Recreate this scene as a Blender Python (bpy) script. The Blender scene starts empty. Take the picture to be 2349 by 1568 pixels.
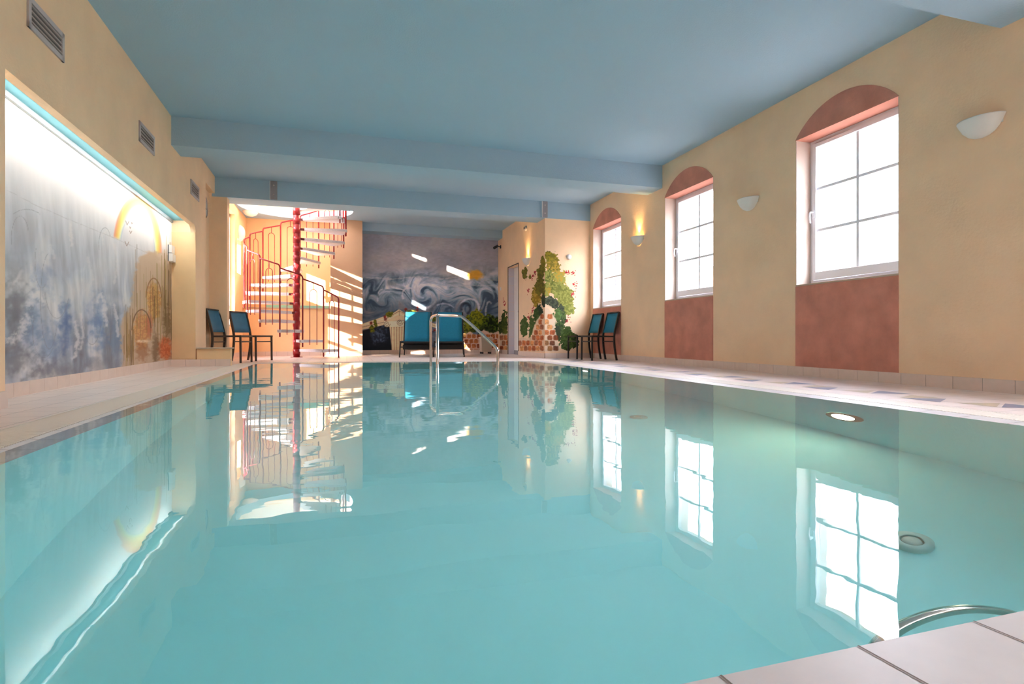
import bpy, bmesh, math, random
import numpy as np
from mathutils import Vector, Matrix
random.seed(7)
rng = np.random.default_rng(11)
S = bpy.context.scene
C = bpy.context.collection

# ---------------------------------------------------------------- camera
CAM_H = 0.42
YAW = 0.2905
cam_d = bpy.data.cameras.new('camera')
cam_d.sensor_width = 36.0
cam_d.lens = 1267.6 / 2349 * 36.0
cam_d.shift_y = -11.4 / 2349
cam_d.clip_start = 0.02
cam = bpy.data.objects.new('camera', cam_d)
C.objects.link(cam)
cam.location = (0, 0, CAM_H)
cam.rotation_euler = (math.pi / 2, 0, -YAW)
S.camera = cam

# ---------------------------------------------------------------- world, sun, exposure
SKY = 15.0
w = bpy.data.worlds.new('world')
S.world = w
w.use_nodes = True
bg = w.node_tree.nodes['Background']
bg.inputs[1].default_value = SKY
_nt = w.node_tree
_tc = _nt.nodes.new('ShaderNodeTexCoord'); _sx = _nt.nodes.new('ShaderNodeSeparateXYZ')
_mr = _nt.nodes.new('ShaderNodeMapRange'); _mr.inputs['From Min'].default_value = -1; _mr.inputs['From Max'].default_value = 1
_cr = _nt.nodes.new('ShaderNodeValToRGB')
_e = _cr.color_ramp.elements
_e[0].position = 0.40; _e[0].color = (0.12, 0.115, 0.11, 1)      # ground
_e[1].position = 0.49; _e[1].color = (0.16, 0.155, 0.15, 1)
# hazy bright band of sky above the neighbouring roofs
for _p, _c in ((0.51, (0.24, 0.24, 0.24, 1)), (0.64, (0.30, 0.31, 0.34, 1)), (0.70, (1.0, 1.0, 1.08, 1)), (0.86, (0.95, 1.0, 1.12, 1)), (0.98, (0.40, 0.50, 0.70, 1))):
    _k = _e.new(_p); _k.color = _c
_nt.links.new(_tc.outputs['Generated'], _sx.inputs[0]); _nt.links.new(_sx.outputs['Z'], _mr.inputs['Value'])
_nt.links.new(_mr.outputs[0], _cr.inputs[0]); _nt.links.new(_cr.outputs[0], bg.inputs[0])
SUN_DIR = Vector((2.0, 1.0, -0.75)).normalized()
sd = bpy.data.lights.new('sun', 'SUN')
sd.energy = 28.0
sd.angle = math.radians(0.6)
sd.color = (1.0, 0.86, 0.66)
so = bpy.data.objects.new('sun', sd)
C.objects.link(so)
so.rotation_euler = SUN_DIR.to_track_quat('-Z', 'Y').to_euler()
so.location = (-8, 8, 6)
S.view_settings.view_transform = 'Standard'
S.view_settings.look = 'None'
S.view_settings.exposure = 1.18
S.view_settings.gamma = 1.0
S.view_settings.use_curve_mapping = False
S.cycles.use_denoising = True
S.cycles.max_bounces = 14
S.cycles.diffuse_bounces = 7
S.cycles.glossy_bounces = 6
S.cycles.transmission_bounces = 8
S.cycles.transparent_max_bounces = 12
S.cycles.sample_clamp_indirect = 12.0
S.cycles.blur_glossy = 1.0

# ---------------------------------------------------------------- pixel -> point helpers
F_, H_ = 1267.6, 772.6
s_, c_ = math.sin(YAW), math.cos(YAW)
def dr(px):
    u = (px - 1174.5) / F_
    return s_ + u * c_, c_ - u * s_
def on_x(px, py, X, b=0.0):
    dx, dy = dr(px)
    t = X / (dx - b * dy)
    return Vector((t * dx, t * dy, (H_ - py) / F_ * t + CAM_H))
def on_y(px, py, Y):
    dx, dy = dr(px)
    t = Y / dy
    return Vector((t * dx, t * dy, (H_ - py) / F_ * t + CAM_H))
def on_z(px, py, z=0.0):
    t = (z - CAM_H) * F_ / (H_ - py)
    dx, dy = dr(px)
    return Vector((t * dx, t * dy, z))
def to_px(X, Y, Z):
    t = X * s_ + Y * c_
    r = X * c_ - Y * s_
    return 1174.5 + F_ * r / t, H_ - F_ * (Z - CAM_H) / t

# ---------------------------------------------------------------- materials
def lin(c):
    c = np.asarray(c, float) / 255.0
    return np.where(c <= 0.04045, c / 12.92, ((c + 0.055) / 1.055) ** 2.4)
def rgba(c):
    l = lin(c)
    return (float(l[0]), float(l[1]), float(l[2]), 1.0)
MATS = {}
def mat(name, col, rough=0.6, metal=0.0, var=0.0, vscale=3.0, bump=0.0, bscale=60.0, spec=0.5,
        emit=None, estr=0.0, col2=None):
    if name in MATS: return MATS[name]
    m = bpy.data.materials.new(name)
    m.use_nodes = True
    nt = m.node_tree
    b = nt.nodes['Principled BSDF']
    b.inputs['Base Color'].default_value = rgba(col)
    b.inputs['Roughness'].default_value = rough
    b.inputs['Metallic'].default_value = metal
    b.inputs['Specular IOR Level'].default_value = spec
    tc = nt.nodes.new('ShaderNodeTexCoord')
    if var > 0 or col2 is not None:
        n = nt.nodes.new('ShaderNodeTexNoise')
        n.inputs['Scale'].default_value = vscale
        n.inputs['Detail'].default_value = 5
        n.inputs['Roughness'].default_value = 0.6
        nt.links.new(tc.outputs['Object'], n.inputs['Vector'])
        r = nt.nodes.new('ShaderNodeValToRGB')
        a = np.asarray(col, float)
        c1 = a * (1 - var)
        c2 = np.clip(a * (1 + var), 0, 255) if col2 is None else np.asarray(col2, float)
        r.color_ramp.elements[0].position = 0.3
        r.color_ramp.elements[1].position = 0.7
        r.color_ramp.elements[0].color = rgba(c1)
        r.color_ramp.elements[1].color = rgba(c2)
        nt.links.new(n.outputs['Fac'], r.inputs[0])
        nt.links.new(r.outputs[0], b.inputs['Base Color'])
    if bump > 0:
        n2 = nt.nodes.new('ShaderNodeTexNoise')
        n2.inputs['Scale'].default_value = bscale
        n2.inputs['Detail'].default_value = 4
        nt.links.new(tc.outputs['Object'], n2.inputs['Vector'])
        bp = nt.nodes.new('ShaderNodeBump')
        bp.inputs['Strength'].default_value = bump
        bp.inputs['Distance'].default_value = 0.01
        nt.links.new(n2.outputs['Fac'], bp.inputs['Height'])
        nt.links.new(bp.outputs[0], b.inputs['Normal'])
    if emit is not None:
        b.inputs['Emission Color'].default_value = rgba(emit)
        b.inputs['Emission Strength'].default_value = estr
    MATS[name] = m
    return m

PLASTER = mat('cream_plaster', (245, 211, 174), 0.85, var=0.03, vscale=1.6, bump=0.25, bscale=45, spec=0.2)
PLASTER_W = mat('warm_stair_plaster', (246, 208, 158), 0.85, var=0.02, vscale=1.6, bump=0.2, bscale=45, spec=0.2)
REVEAL = mat('reveal_plaster', (206, 190, 178), 0.8, bump=0.2, bscale=45, spec=0.2)
NICHE = mat('yellow_niche_plaster', (240, 206, 160), 0.85, var=0.03, vscale=2, spec=0.2)
CEIL = mat('pale_blue_ceiling', (166, 192, 210), 0.9, bump=0.25, bscale=70, spec=0.1)
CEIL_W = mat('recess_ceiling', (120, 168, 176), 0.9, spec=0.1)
RED = mat('terracotta_paint', (206, 140, 120), 0.8, var=0.07, vscale=4, bump=0.2, bscale=60, spec=0.2)
RED_L = mat('terracotta_soffit', (206, 140, 122), 0.8, spec=0.2)
UPVC = mat('white_window_plastic', (232, 232, 238), 0.3)
GREYSTRIP = mat('grey_strip', (120, 122, 122), 0.5)
TILE = mat('skirting_tile', (226, 204, 190), 0.35, var=0.02, vscale=9)
GROUT = mat('grout', (170, 158, 152), 0.9)
TILE_LIP = mat('lip_tile', (210, 204, 202), 0.4, var=0.02, vscale=9)
GRATE = mat('grate_plastic', (238, 230, 218), 0.45)
BLACKM = mat('black_frame', (28, 26, 26), 0.4)
HAZEDM = mat('hazed_black_frame', (66, 56, 50), 0.45)  # black frame again, lightened by haze put into the colour
BLUEF = mat('teal_mesh_fabric', (16, 128, 162), 0.75, bump=0.3, bscale=400, var=0.04, vscale=30)
BLUEG = mat('faded_blue_mesh_fabric', (62, 120, 150), 0.6, bump=0.3, bscale=400, var=0.05, vscale=10)
SEATF = mat('dark_seat_mesh', (46, 52, 56), 0.7)
CHROME = mat('stainless_steel', (205, 200, 195), 0.18, metal=1.0)
REDM = mat('red_stair_paint', (158, 30, 36), 0.35, var=0.03, vscale=10)
TREAD = mat('pale_concrete_tread', (226, 218, 220), 0.75, var=0.04, vscale=40, bump=0.15, bscale=90)
DARKRED = mat('dark_red_bracket', (110, 30, 32), 0.4)
CLIP = mat('white_clip', (225, 220, 220), 0.4)
LAMPW = mat('white_ceramic_lamp', (226, 226, 222), 0.45)
GREY = mat('grey_metal', (150, 146, 150), 0.5)
DARK = mat('dark_plastic', (40, 40, 44), 0.5)
VENTF = mat('vent_frame_grey', (198, 184, 182), 0.5)
VENTD = mat('vent_inside', (92, 82, 80), 0.8)
WHITEP = mat('white_plastic', (236, 232, 228), 0.4)
LEDGE = mat('ledge_stone', (190, 168, 146), 0.6)
WHITET = mat('white_wall_tile', (222, 216, 226), 0.3)

def tile_floor_mat():
    m = bpy.data.materials.new('deck_tile'); m.use_nodes = True
    nt = m.node_tree; b = nt.nodes['Principled BSDF']
    tc = nt.nodes.new('ShaderNodeTexCoord')
    br = nt.nodes.new('ShaderNodeTexBrick')
    br.offset = 0.0
    br.inputs['Scale'].default_value = 1.0
    br.inputs['Brick Width'].default_value = 0.22
    br.inputs['Row Height'].default_value = 0.22
    br.inputs['Mortar Size'].default_value = 0.0022
    br.inputs['Mortar Smooth'].default_value = 0.1
    br.inputs['Color1'].default_value = rgba((240, 222, 212))
    br.inputs['Color2'].default_value = rgba((235, 216, 206))
    br.inputs['Mortar'].default_value = rgba((168, 150, 140))
    nt.links.new(tc.outputs['Object'], br.inputs['Vector'])
    nt.links.new(br.outputs['Color'], b.inputs['Base Color'])
    b.inputs['Roughness'].default_value = 0.38
    return m
DECK = tile_floor_mat()
TRI_B = mat('blue_grey_tile', (142, 144, 162), 0.35)
TRI_Y = mat('sand_tile', (206, 186, 158), 0.35)

def basin_mat():
    m = bpy.data.materials.new('turquoise_basin'); m.use_nodes = True
    nt = m.node_tree; b = nt.nodes['Principled BSDF']
    tc = nt.nodes.new('ShaderNodeTexCoord')
    n = nt.nodes.new('ShaderNodeTexNoise'); n.inputs['Scale'].default_value = 0.7
    r = nt.nodes.new('ShaderNodeValToRGB')
    r.color_ramp.elements[0].color = (0.355, 0.79, 0.81, 1)
    r.color_ramp.elements[1].color = (0.39, 0.83, 0.85, 1)
    nt.links.new(tc.outputs['Object'], n.inputs['Vector'])
    nt.links.new(n.outputs['Fac'], r.inputs[0])
    nt.links.new(r.outputs[0], b.inputs['Base Color'])
    b.inputs['Roughness'].default_value = 0.7
    return m
BASIN = basin_mat()

def water_mat():
    m = bpy.data.materials.new('pool_water'); m.use_nodes = True
    nt = m.node_tree
    for n in list(nt.nodes): nt.nodes.remove(n)
    out = nt.nodes.new('ShaderNodeOutputMaterial')
    g = nt.nodes.new('ShaderNodeBsdfGlass')
    g.inputs['IOR'].default_value = 1.333
    g.inputs['Roughness'].default_value = 0.0
    g.inputs['Color'].default_value = (0.97, 1.0, 1.0, 1)
    tc = nt.nodes.new('ShaderNodeTexCoord')
    mp = nt.nodes.new('ShaderNodeMapping')
    mp.inputs['Scale'].default_value = (1.0, 1.5, 1.0)
    n1 = nt.nodes.new('ShaderNodeTexNoise'); n1.inputs['Scale'].default_value = 2.6; n1.inputs['Detail'].default_value = 1.5
    n2 = nt.nodes.new('ShaderNodeTexNoise'); n2.inputs['Scale'].default_value = 11.0; n2.inputs['Detail'].default_value = 1.0
    mx = nt.nodes.new('ShaderNodeMath'); mx.operation = 'MULTIPLY_ADD'; mx.inputs[1].default_value = 0.10
    nt.links.new(tc.outputs['Object'], mp.inputs['Vector'])
    nt.links.new(mp.outputs[0], n1.inputs['Vector'])
    nt.links.new(mp.outputs[0], n2.inputs['Vector'])
    nt.links.new(n2.outputs['Fac'], mx.inputs[0])
    nt.links.new(n1.outputs['Fac'], mx.inputs[2])
    bp = nt.nodes.new('ShaderNodeBump'); bp.inputs['Strength'].default_value = 1.0
    bp.inputs['Distance'].default_value = 0.0011
    nt.links.new(mx.outputs[0], bp.inputs['Height'])
    nt.links.new(bp.outputs[0], g.inputs['Normal'])
    nt.links.new(g.outputs[0], out.inputs['Surface'])
    return m
WATER = water_mat()

def pane_mat():
    m = bpy.data.materials.new('window_glass'); m.use_nodes = True
    nt = m.node_tree
    for n in list(nt.nodes): nt.nodes.remove(n)
    out = nt.nodes.new('ShaderNodeOutputMaterial')
    t = nt.nodes.new('ShaderNodeBsdfTransparent'); t.inputs[0].default_value = (0.96, 0.97, 1, 1)
    g = nt.nodes.new('ShaderNodeBsdfGlossy'); g.inputs['Roughness'].default_value = 0.02
    mx = nt.nodes.new('ShaderNodeMixShader'); mx.inputs[0].default_value = 0.06
    nt.links.new(t.outputs[0], mx.inputs[1]); nt.links.new(g.outputs[0], mx.inputs[2])
    nt.links.new(mx.outputs[0], out.inputs['Surface'])
    return m
PANE = pane_mat()
def paint_mat(name='wall_painting'):
    m = bpy.data.materials.new(name); m.use_nodes = True
    nt = m.node_tree; b = nt.nodes['Principled BSDF']
    a = nt.nodes.new('ShaderNodeVertexColor'); a.layer_name = 'paint'
    nt.links.new(a.outputs['Color'], b.inputs['Base Color'])
    b.inputs['Roughness'].default_value = 0.75
    b.inputs['Specular IOR Level'].default_value = 0.2
    return m
PAINT = paint_mat()

# ---------------------------------------------------------------- mesh builder
class MB:
    def __init__(self):
        self.bm = bmesh.new()
        self.mi = 0
    def face(self, pts):
        vs = [self.bm.verts.new(Vector(p)) for p in pts]
        f = self.bm.faces.new(vs); f.material_index = self.mi
        return f
    def hexa(self, b4, t4):
        vb = [self.bm.verts.new(Vector(p)) for p in b4]
        vt = [self.bm.verts.new(Vector(p)) for p in t4]
        fs = [vb[::-1], vt] + [[vb[i], vb[(i + 1) % 4], vt[(i + 1) % 4], vt[i]] for i in range(4)]
        for f in fs:
            self.bm.faces.new(f).material_index = self.mi
    def box(self, x0, x1, y0, y1, z0, z1):
        x0, x1 = sorted((x0, x1)); y0, y1 = sorted((y0, y1)); z0, z1 = sorted((z0, z1))
        self.hexa([(x0, y0, z0), (x1, y0, z0), (x1, y1, z0), (x0, y1, z0)],
                  [(x0, y0, z1), (x1, y0, z1), (x1, y1, z1), (x0, y1, z1)])
        return self
    def prism(self, pts, z0, z1):
        n = len(pts)
        area = sum(pts[i][0] * pts[(i + 1) % n][1] - pts[(i + 1) % n][0] * pts[i][1] for i in range(n))
        if area < 0: pts = pts[::-1]
        vb = [self.bm.verts.new((p[0], p[1], z0)) for p in pts]
        vt = [self.bm.verts.new((p[0], p[1], z1)) for p in pts]
        for f in [vb[::-1], vt] + [[vb[i], vb[(i + 1) % n], vt[(i + 1) % n], vt[i]] for i in range(n)]:
            self.bm.faces.new(f).material_index = self.mi
        return self
    def beam(self, a, b, wdt, hgt, up=(0, 0, 1)):
        a, b = Vector(a), Vector(b); d = (b - a).normalized(); up = Vector(up)
        if abs(d.dot(up)) > 0.99: up = Vector((1, 0, 0))
        s = d.cross(up).normalized(); u = s.cross(d).normalized()
        def q(p): return [p - s * wdt / 2 - u * hgt / 2, p + s * wdt / 2 - u * hgt / 2, p + s * wdt / 2 + u * hgt / 2, p - s * wdt / 2 + u * hgt / 2]
        self.hexa(q(a), q(b)); return self
    def tube(self, pts, r, n=10, cap=True):
        pts = [Vector(p) for p in pts]
        rings = []; prev = None
        for i, p in enumerate(pts):
            d = (pts[min(i + 1, len(pts) - 1)] - pts[max(i - 1, 0)]).normalized()
            if prev is None:
                up = Vector((0, 0, 1)) if abs(d.z) < 0.9 else Vector((1, 0, 0))
                s = d.cross(up).normalized()
            else:
                s = (prev - d * prev.dot(d)).normalized()
            prev = s; u = s.cross(d).normalized()
            rr = r[i] if isinstance(r, (list, tuple)) else r
            rings.append([self.bm.verts.new(p + (s * math.cos(2 * math.pi * k / n) + u * math.sin(2 * math.pi * k / n)) * rr) for k in range(n)])
        for a, b in zip(rings, rings[1:]):
            for k in range(n):
                f = self.bm.faces.new([a[k], b[k], b[(k + 1) % n], a[(k + 1) % n]]); f.smooth = True; f.material_index = self.mi
        if cap:
            self.bm.faces.new(rings[0]).material_index = self.mi
            self.bm.faces.new(rings[-1][::-1]).material_index = self.mi
        return self
    def lathe(self, prof, n=24, axis='z', loc=(0, 0, 0), half=None):
        # prof: list of (r, h); half=(a0,a1) in radians for a partial sweep
        loc = Vector(loc)
        a0, a1 = half if half else (0, 2 * math.pi)
        cnt = n + 1 if half else n
        rings = []
        for r, h in prof:
            ring = []
            for k in range(cnt):
                a = a0 + (a1 - a0) * k / n
                x, y = r * math.cos(a), r * math.sin(a)
                p = {'z': (x, y, h), 'x': (h, x, y), 'y': (x, h, y)}[axis]
                ring.append(self.bm.verts.new(loc + Vector(p)))
            rings.append(ring)
        for a, b in zip(rings, rings[1:]):
            m = cnt - 1 if half else cnt
            for k in range(m):
                f = self.bm.faces.new([a[k], a[(k + 1) % cnt], b[(k + 1) % cnt], b[k]]); f.smooth = True; f.material_index = self.mi
        return self
    def build(self, name, mats, parent=None, bevel=0.0):
        bmesh.ops.remove_doubles(self.bm, verts=self.bm.verts, dist=1e-6)
        bmesh.ops.recalc_face_normals(self.bm, faces=self.bm.faces)
        me = bpy.data.meshes.new(name); self.bm.to_mesh(me); self.bm.free()
        o = bpy.data.objects.new(name, me); C.objects.link(o)
        for m in (mats if isinstance(mats, (list, tuple)) else [mats]): me.materials.append(m)
        if parent is not None: o.parent = parent
        if bevel > 0:
            md = o.modifiers.new('bevel', 'BEVEL'); md.width = bevel; md.segments = 2; md.limit_method = 'ANGLE'
        return o

def tag(o, label=None, cat=None, group=None, kind=None):
    if label: o['label'] = label
    if cat: o['category'] = cat
    if group: o['group'] = group
    if kind: o['kind'] = kind
    return o
def empty(name, loc=(0, 0, 0), rz=0.0):
    o = bpy.data.objects.new(name, None); C.objects.link(o)
    o.location = loc; o.rotation_euler = (0, 0, rz); o.empty_display_size = 0.1
    return o
def struct(o, label=None):
    o['kind'] = 'structure'
    if label: o['label'] = label
    return o
def copy_tree(o, parent=None):
    c = o.copy(); C.objects.link(c); c.parent = parent
    for ch in list(o.children): copy_tree(ch, c)
    return c

# ================================================================ SETTING
ZC = 3.10            # ceiling
XR = 4.73            # right wall face
YF = 13.8            # far mural wall
XA = 3.755           # alcove side wall
YA = 10.284          # alcove front face and beam 2
def xl(Y): return -1.8347 - 0.0273 * Y      # left wall face
def xb(Y): return -2.0526 - 0.0393 * Y      # back of the lit recess
YN, YS = -2.2, 13.6

# ---- pool outline -------------------------------------------------
PC = [(-1.17, 0.475), (3.19, 0.515), (3.27, 9.26), (-1.39, 9.74)]
RC = 0.28
def pool_ring(off, z, seg=8):
    out = []
    n = len(PC)
    for i in range(n):
        p = Vector(PC[i]); a = Vector(PC[i - 1]); b = Vector(PC[(i + 1) % n])
        d1 = (a - p).normalized(); d2 = (b - p).normalized()
        half = d1.angle(d2) / 2
        cc = p + (d1 + d2).normalized() * (RC / math.sin(half))
        n1 = Vector((d1.y, -d1.x)); n2 = Vector((-d2.y, d2.x))
        # outward normals
        if (p + d1 * 0.5 - cc).dot(n1) < 0: n1 = -n1
        if (p + d2 * 0.5 - cc).dot(n2) < 0: n2 = -n2
        a1 = math.atan2(n1.y, n1.x); a2 = math.atan2(n2.y, n2.x)
        da = (a2 - a1 + math.pi) % (2 * math.pi) - math.pi
        for k in range(seg + 1):
            an = a1 + da * k / seg
            out.append((cc.x + math.cos(an) * (RC + off), cc.y + math.sin(an) * (RC + off), z))
    return out
def bridge(mb, r1, r2):
    n = len(r1)
    for i in range(n):
        mb.face([r1[i], r1[(i + 1) % n], r2[(i + 1) % n], r2[i]])

O_LIP, O_GR, O_IN = 0.03, 0.27, -0.10
DEPTH = -1.30
# floor with the pool opening, plus the triangular inlays
mb = MB()
outer = [(-3.2, YN - .3, 0), (5.4, YN - .3, 0), (5.4, 14.6, 0), (-3.2, 14.6, 0)]
ring = pool_ring(O_GR, 0)
ve = []
for loop in (outer, ring):
    vs = [mb.bm.verts.new(p) for p in loop]
    ve += [mb.bm.edges.new((vs[i], vs[(i + 1) % len(vs)])) for i in range(len(vs))]
bmesh.ops.triangle_fill(mb.bm, edges=ve, use_beauty=True)
# mosaic triangles: a zigzag band along the right side deck
ZI = 0.0012
def tri(pts, mi):
    f = mb.face([(x, y, ZI) for x, y in pts]); f.material_index = mi
y = 0.9
k = 0
while y < 10.0:
    x0 = 3.66 if k % 2 == 0 else 3.98
    sgn = 1 if k % 2 == 0 else -1
    tri([(x0, y), (x0, y + .26), (x0 + sgn * .24, y + .13)], 1)
    tri([(x0 + sgn * .25, y + .15), (x0 + sgn * .01, y + .28), (x0 + sgn * .25, y + .38)], 2)
    y += 0.43; k += 1
floor = struct(mb.build('floor', [DECK, TRI_B, TRI_Y]), 'pale tiled pool deck with small triangular inlays')

mb = MB()
def lip_inner(up=0.0):
    # the left edge dips below the water, the other edges end right at the water line
    return [(x, y, -0.0050 - 0.017 * min(1, max(0, (-0.90 - x) / 0.15)) + up) for x, y, _ in pool_ring(O_IN, 0)]
bridge(mb, pool_ring(O_LIP, 0.0), lip_inner())
mb.mi = 1
r1 = pool_ring(O_GR, 0.0); r2 = pool_ring(O_GR, -0.03); r3 = pool_ring(O_LIP, -0.03); r4 = pool_ring(O_LIP, 0.0)
bridge(mb, r1, r2); bridge(mb, r2, r3); bridge(mb, r3, r4)
lip = struct(mb.build('trim_1', [TILE_LIP, GRATE]), 'tiled pool lip sloping into the water')
# joints of the lip tiles
mb = MB()
rl, ri = pool_ring(O_LIP, 0.0012), lip_inner(0.0012)
n = len(rl)
for i in range(n):
    a, b = Vector(rl[i]), Vector(rl[(i + 1) % n]); a2, b2 = Vector(ri[i]), Vector(ri[(i + 1) % n])
    L = (b - a).length
    if L < 0.5: continue
    cnt = int(L / 0.22)
    for j in range(1, cnt):
        t = j / cnt
        p = a.lerp(b, t); q = a2.lerp(b2, t); d = (b - a).normalized() * 0.0016
        mb.face([p - d, p + d, q + d, q - d])
jn = struct(mb.build('trim_2', mat('dark_grout', (128, 116, 108), .9)), 'grout joints of the pool lip')
# slatted overflow grate
mb = MB()
ro, rn = pool_ring(O_GR - 0.012, 0.0, 10), pool_ring(O_LIP + 0.012, 0.0, 10)
n = len(ro)
for i in range(n):
    a, b = Vector(ro[i]), Vector(ro[(i + 1) % n]); a2, b2 = Vector(rn[i]), Vector(rn[(i + 1) % n])
    L = (b - a).length
    cnt = max(1, int(L / 0.019))
    for j in range(cnt):
        t0, t1 = j / cnt, (j + 0.58) / cnt
        P = [a.lerp(b, t0), a.lerp(b, t1), a2.lerp(b2, t1), a2.lerp(b2, t0)]
        mb.hexa([p + Vector((0, 0, -.014)) for p in P], [p + Vector((0, 0, 0.001)) for p in P])
for off in (O_GR - 0.012, O_LIP + 0.002):
    e1 = pool_ring(off, 0.002, 10); e2 = pool_ring(off + 0.010, 0.002, 10)
    bridge(mb, e1, e2)
gr = struct(mb.build('trim_3', GRATE), 'slatted cream overflow grate around the pool')

mb = MB()
ra, rb = lip_inner(), pool_ring(O_IN, DEPTH)
bridge(mb, ra, rb)
mb.face(rb)
basin = struct(mb.build('pool_basin', BASIN), 'turquoise lining of the swimming pool')  # pool basin: side walls and bottom in one mesh

mb = MB(); mb.face(pool_ring(O_LIP - 0.004, -0.005))
water = mb.build('pool_water', WATER)
if water.data.polygons[0].normal.z < 0: water.data.flip_normals()
tag(water, 'calm turquoise water of the indoor swimming pool', 'water', kind='stuff')

# drains on the pool floor
def drain(x, y, r, label):
    e = empty('floor_drain', (x, y, DEPTH))
    tag(e, label, 'drain', 'round drains on the pool floor')
    MB().lathe([(r * .55, 0.02), (r * .98, 0.02), (r, 0.0)], 32).build('outer_ring', mat('drain_ring', (168, 204, 202), .5), e)
    m = MB().lathe([(0.001, 0.012), (r * .45, 0.016), (r * .5, 0.0)], 28)
    m.build('cover', mat('drain_cover', (176, 206, 204), .5), e)
drain(2.19, 3.86, 0.07, 'round metal drain on the pool floor, between the reflections of two windows')
drain(2.18, 1.67, 0.075, 'round drain on the pool floor closest to the camera, at the right')

# ---- right wall ---------------------------------------------------
WY0, WW, WP = 3.7443, 1.1827, 2.6115
wins = [WY0 + i * WP for i in (-2, -1, 0, 1, 2)]
ZS, ZH = 0.985, 2.578        # sill and head
TH = 0.42
mb = MB()
mb.box(XR, XR + TH, YN, YF + .4, 0, ZS)
mb.box(XR, XR + TH, YN, YF + .4, ZH, ZC + .3)
edges = [YN]
for y0 in wins: edges += [y0, y0 + WW]
edges += [YF + .4]
for i in range(0, len(edges), 2):
    if edges[i + 1] > edges[i]: mb.box(XR, XR + TH, edges[i], edges[i + 1], ZS, ZH)
wr = struct(mb.build('wall_right', PLASTER), 'cream plastered wall with tall windows')
# reveals get a thin layer in their own greyer tone
mb = MB()
for y0 in wins:
    for yy, sg in ((y0, 1), (y0 + WW, -1)):
        mb.box(XR + .002, XR + TH, yy, yy + sg * .006, ZS, ZH)
struct(mb.build('trim_4', REVEAL), 'pale window reveals')

def arch_panel(y0):
    mb = MB()
    cy = y0 + WW / 2; hw = WW / 2; rise = 0.285
    R = (hw * hw + rise * rise) / (2 * rise)
    zc = ZH + rise - R
    a = math.asin(hw / R)
    n = 28
    top = [(cy + R * math.sin(-a + 2 * a * k / n), zc + R * math.cos(-a + 2 * a * k / n)) for k in range(n + 1)]
    pts = top
    vf = [mb.bm.verts.new((XR - .006, p[0], p[1])) for p in pts]
    vb = [mb.bm.verts.new((XR + .01, p[0], p[1])) for p in pts]
    mb.bm.faces.new(vf)
    for i in range(n): mb.bm.faces.new([vf[i], vf[i + 1], vb[i + 1], vb[i]])
    mb.mi = 1
    mb.box(XR - .005, XR + .21, y0, y0 + WW, ZH - .006, ZH + .0)
    return mb
tn = 5
for i, y0 in enumerate(wins):
    struct(arch_panel(y0).build('trim_%d' % tn, [RED, RED_L]), 'terracotta painted arch above a window'); tn += 1
    struct(MB().box(XR - .006, XR + .01, y0, y0 + WW, 0.10, ZS - .012).build('trim_%d' % tn, RED), 'terracotta painted panel below a window'); tn += 1

XW = XR + 0.195
def window(n, y0, handle, label):
    e = empty('window_%d' % n, (XW, y0 + WW / 2, ZS))
    e['kind'] = 'structure'; e['label'] = label
    hw = WW / 2; hh = ZH - ZS
    def loc(m, name, mt, par=e, bev=0.0): return m.build(name, mt, par, bev)
    m = MB()
    for (a0, a1, b0, b1) in ((-hw, hw, 0.0, .055), (-hw, hw, hh - .045, hh), (-hw, -hw + .045, .055, hh - .045), (hw - .045, hw, .055, hh - .045)):
        m.box(0.0, .07, a0, a1, b0, b1)
    loc(m, 'window_frame', UPVC)
    g0, g1 = -hw + .085, hw - .085
    z0, z1 = .145, hh - .085
    m = MB()
    m.box(-.012, .05, -hw + .04, g0, .06, hh - .04).box(-.012, .05, g1, hw - .04, .06, hh - .04)
    m.box(-.012, .05, g0, g1, .06, z0).box(-.012, .05, g0, g1, z1, hh - .04)
    loc(m, 'sash', UPVC, bev=.004)
    m = MB()
    m.box(.005, .028, -.014, .014, z0, z1)
    for k in (1, 2):
        zz = z0 + (z1 - z0) * k / 3
        m.box(.006, .027, g0, g1, zz - .014, zz + .014)
    loc(m, 'glazing_bars', UPVC)
    m = MB().box(.014, .018, g0, g1, z0, z1)
    loc(m, 'pane', PANE)
    m = MB().box(-.20, .0, -hw, hw, -.012, .006)
    loc(m, 'window_sill', LEDGE, bev=.003)
    if handle:
        hb = MB().box(-.022, -.012, hw - .075, hw - .045, .74, .82).build('handle_plate', UPVC, e)
        m = MB().tube([(-.02, hw - .06, .80), (-.055, hw - .06, .80), (-.066, hw - .06, .785), (-.068, hw - .06, .74), (-.058, hw - .06, .68)], .0095, 8)
        m.build('window_handle', UPVC, e)
for i, (y0, hd, lb) in enumerate([
        (wins[0], False, 'white framed window behind the camera'),
        (wins[1], False, 'white framed window just outside the right edge of the view'),
        (wins[2], True, 'largest white framed window, nearest the camera'),
        (wins[3], True, 'middle white framed window between two wall lamps'),
        (wins[4], False, 'farthest white framed window above the two chairs')]):
    window(i + 1, y0, hd, lb)

# sky portals in the window openings (importance sampling of the daylight)
def portal(loc, rot, sx, sy):
    d = bpy.data.lights.new('portal', 'AREA'); d.shape = 'RECTANGLE'; d.size = sx; d.size_y = sy
    d.cycles.is_portal = True
    o = bpy.data.objects.new('portal', d); C.objects.link(o); o.location = loc; o.rotation_euler = rot
for y0 in wins:
    portal((XR + TH + .02, y0 + WW / 2, (ZS + ZH) / 2), (0, math.pi / 2, 0), ZH - ZS, WW)

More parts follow.
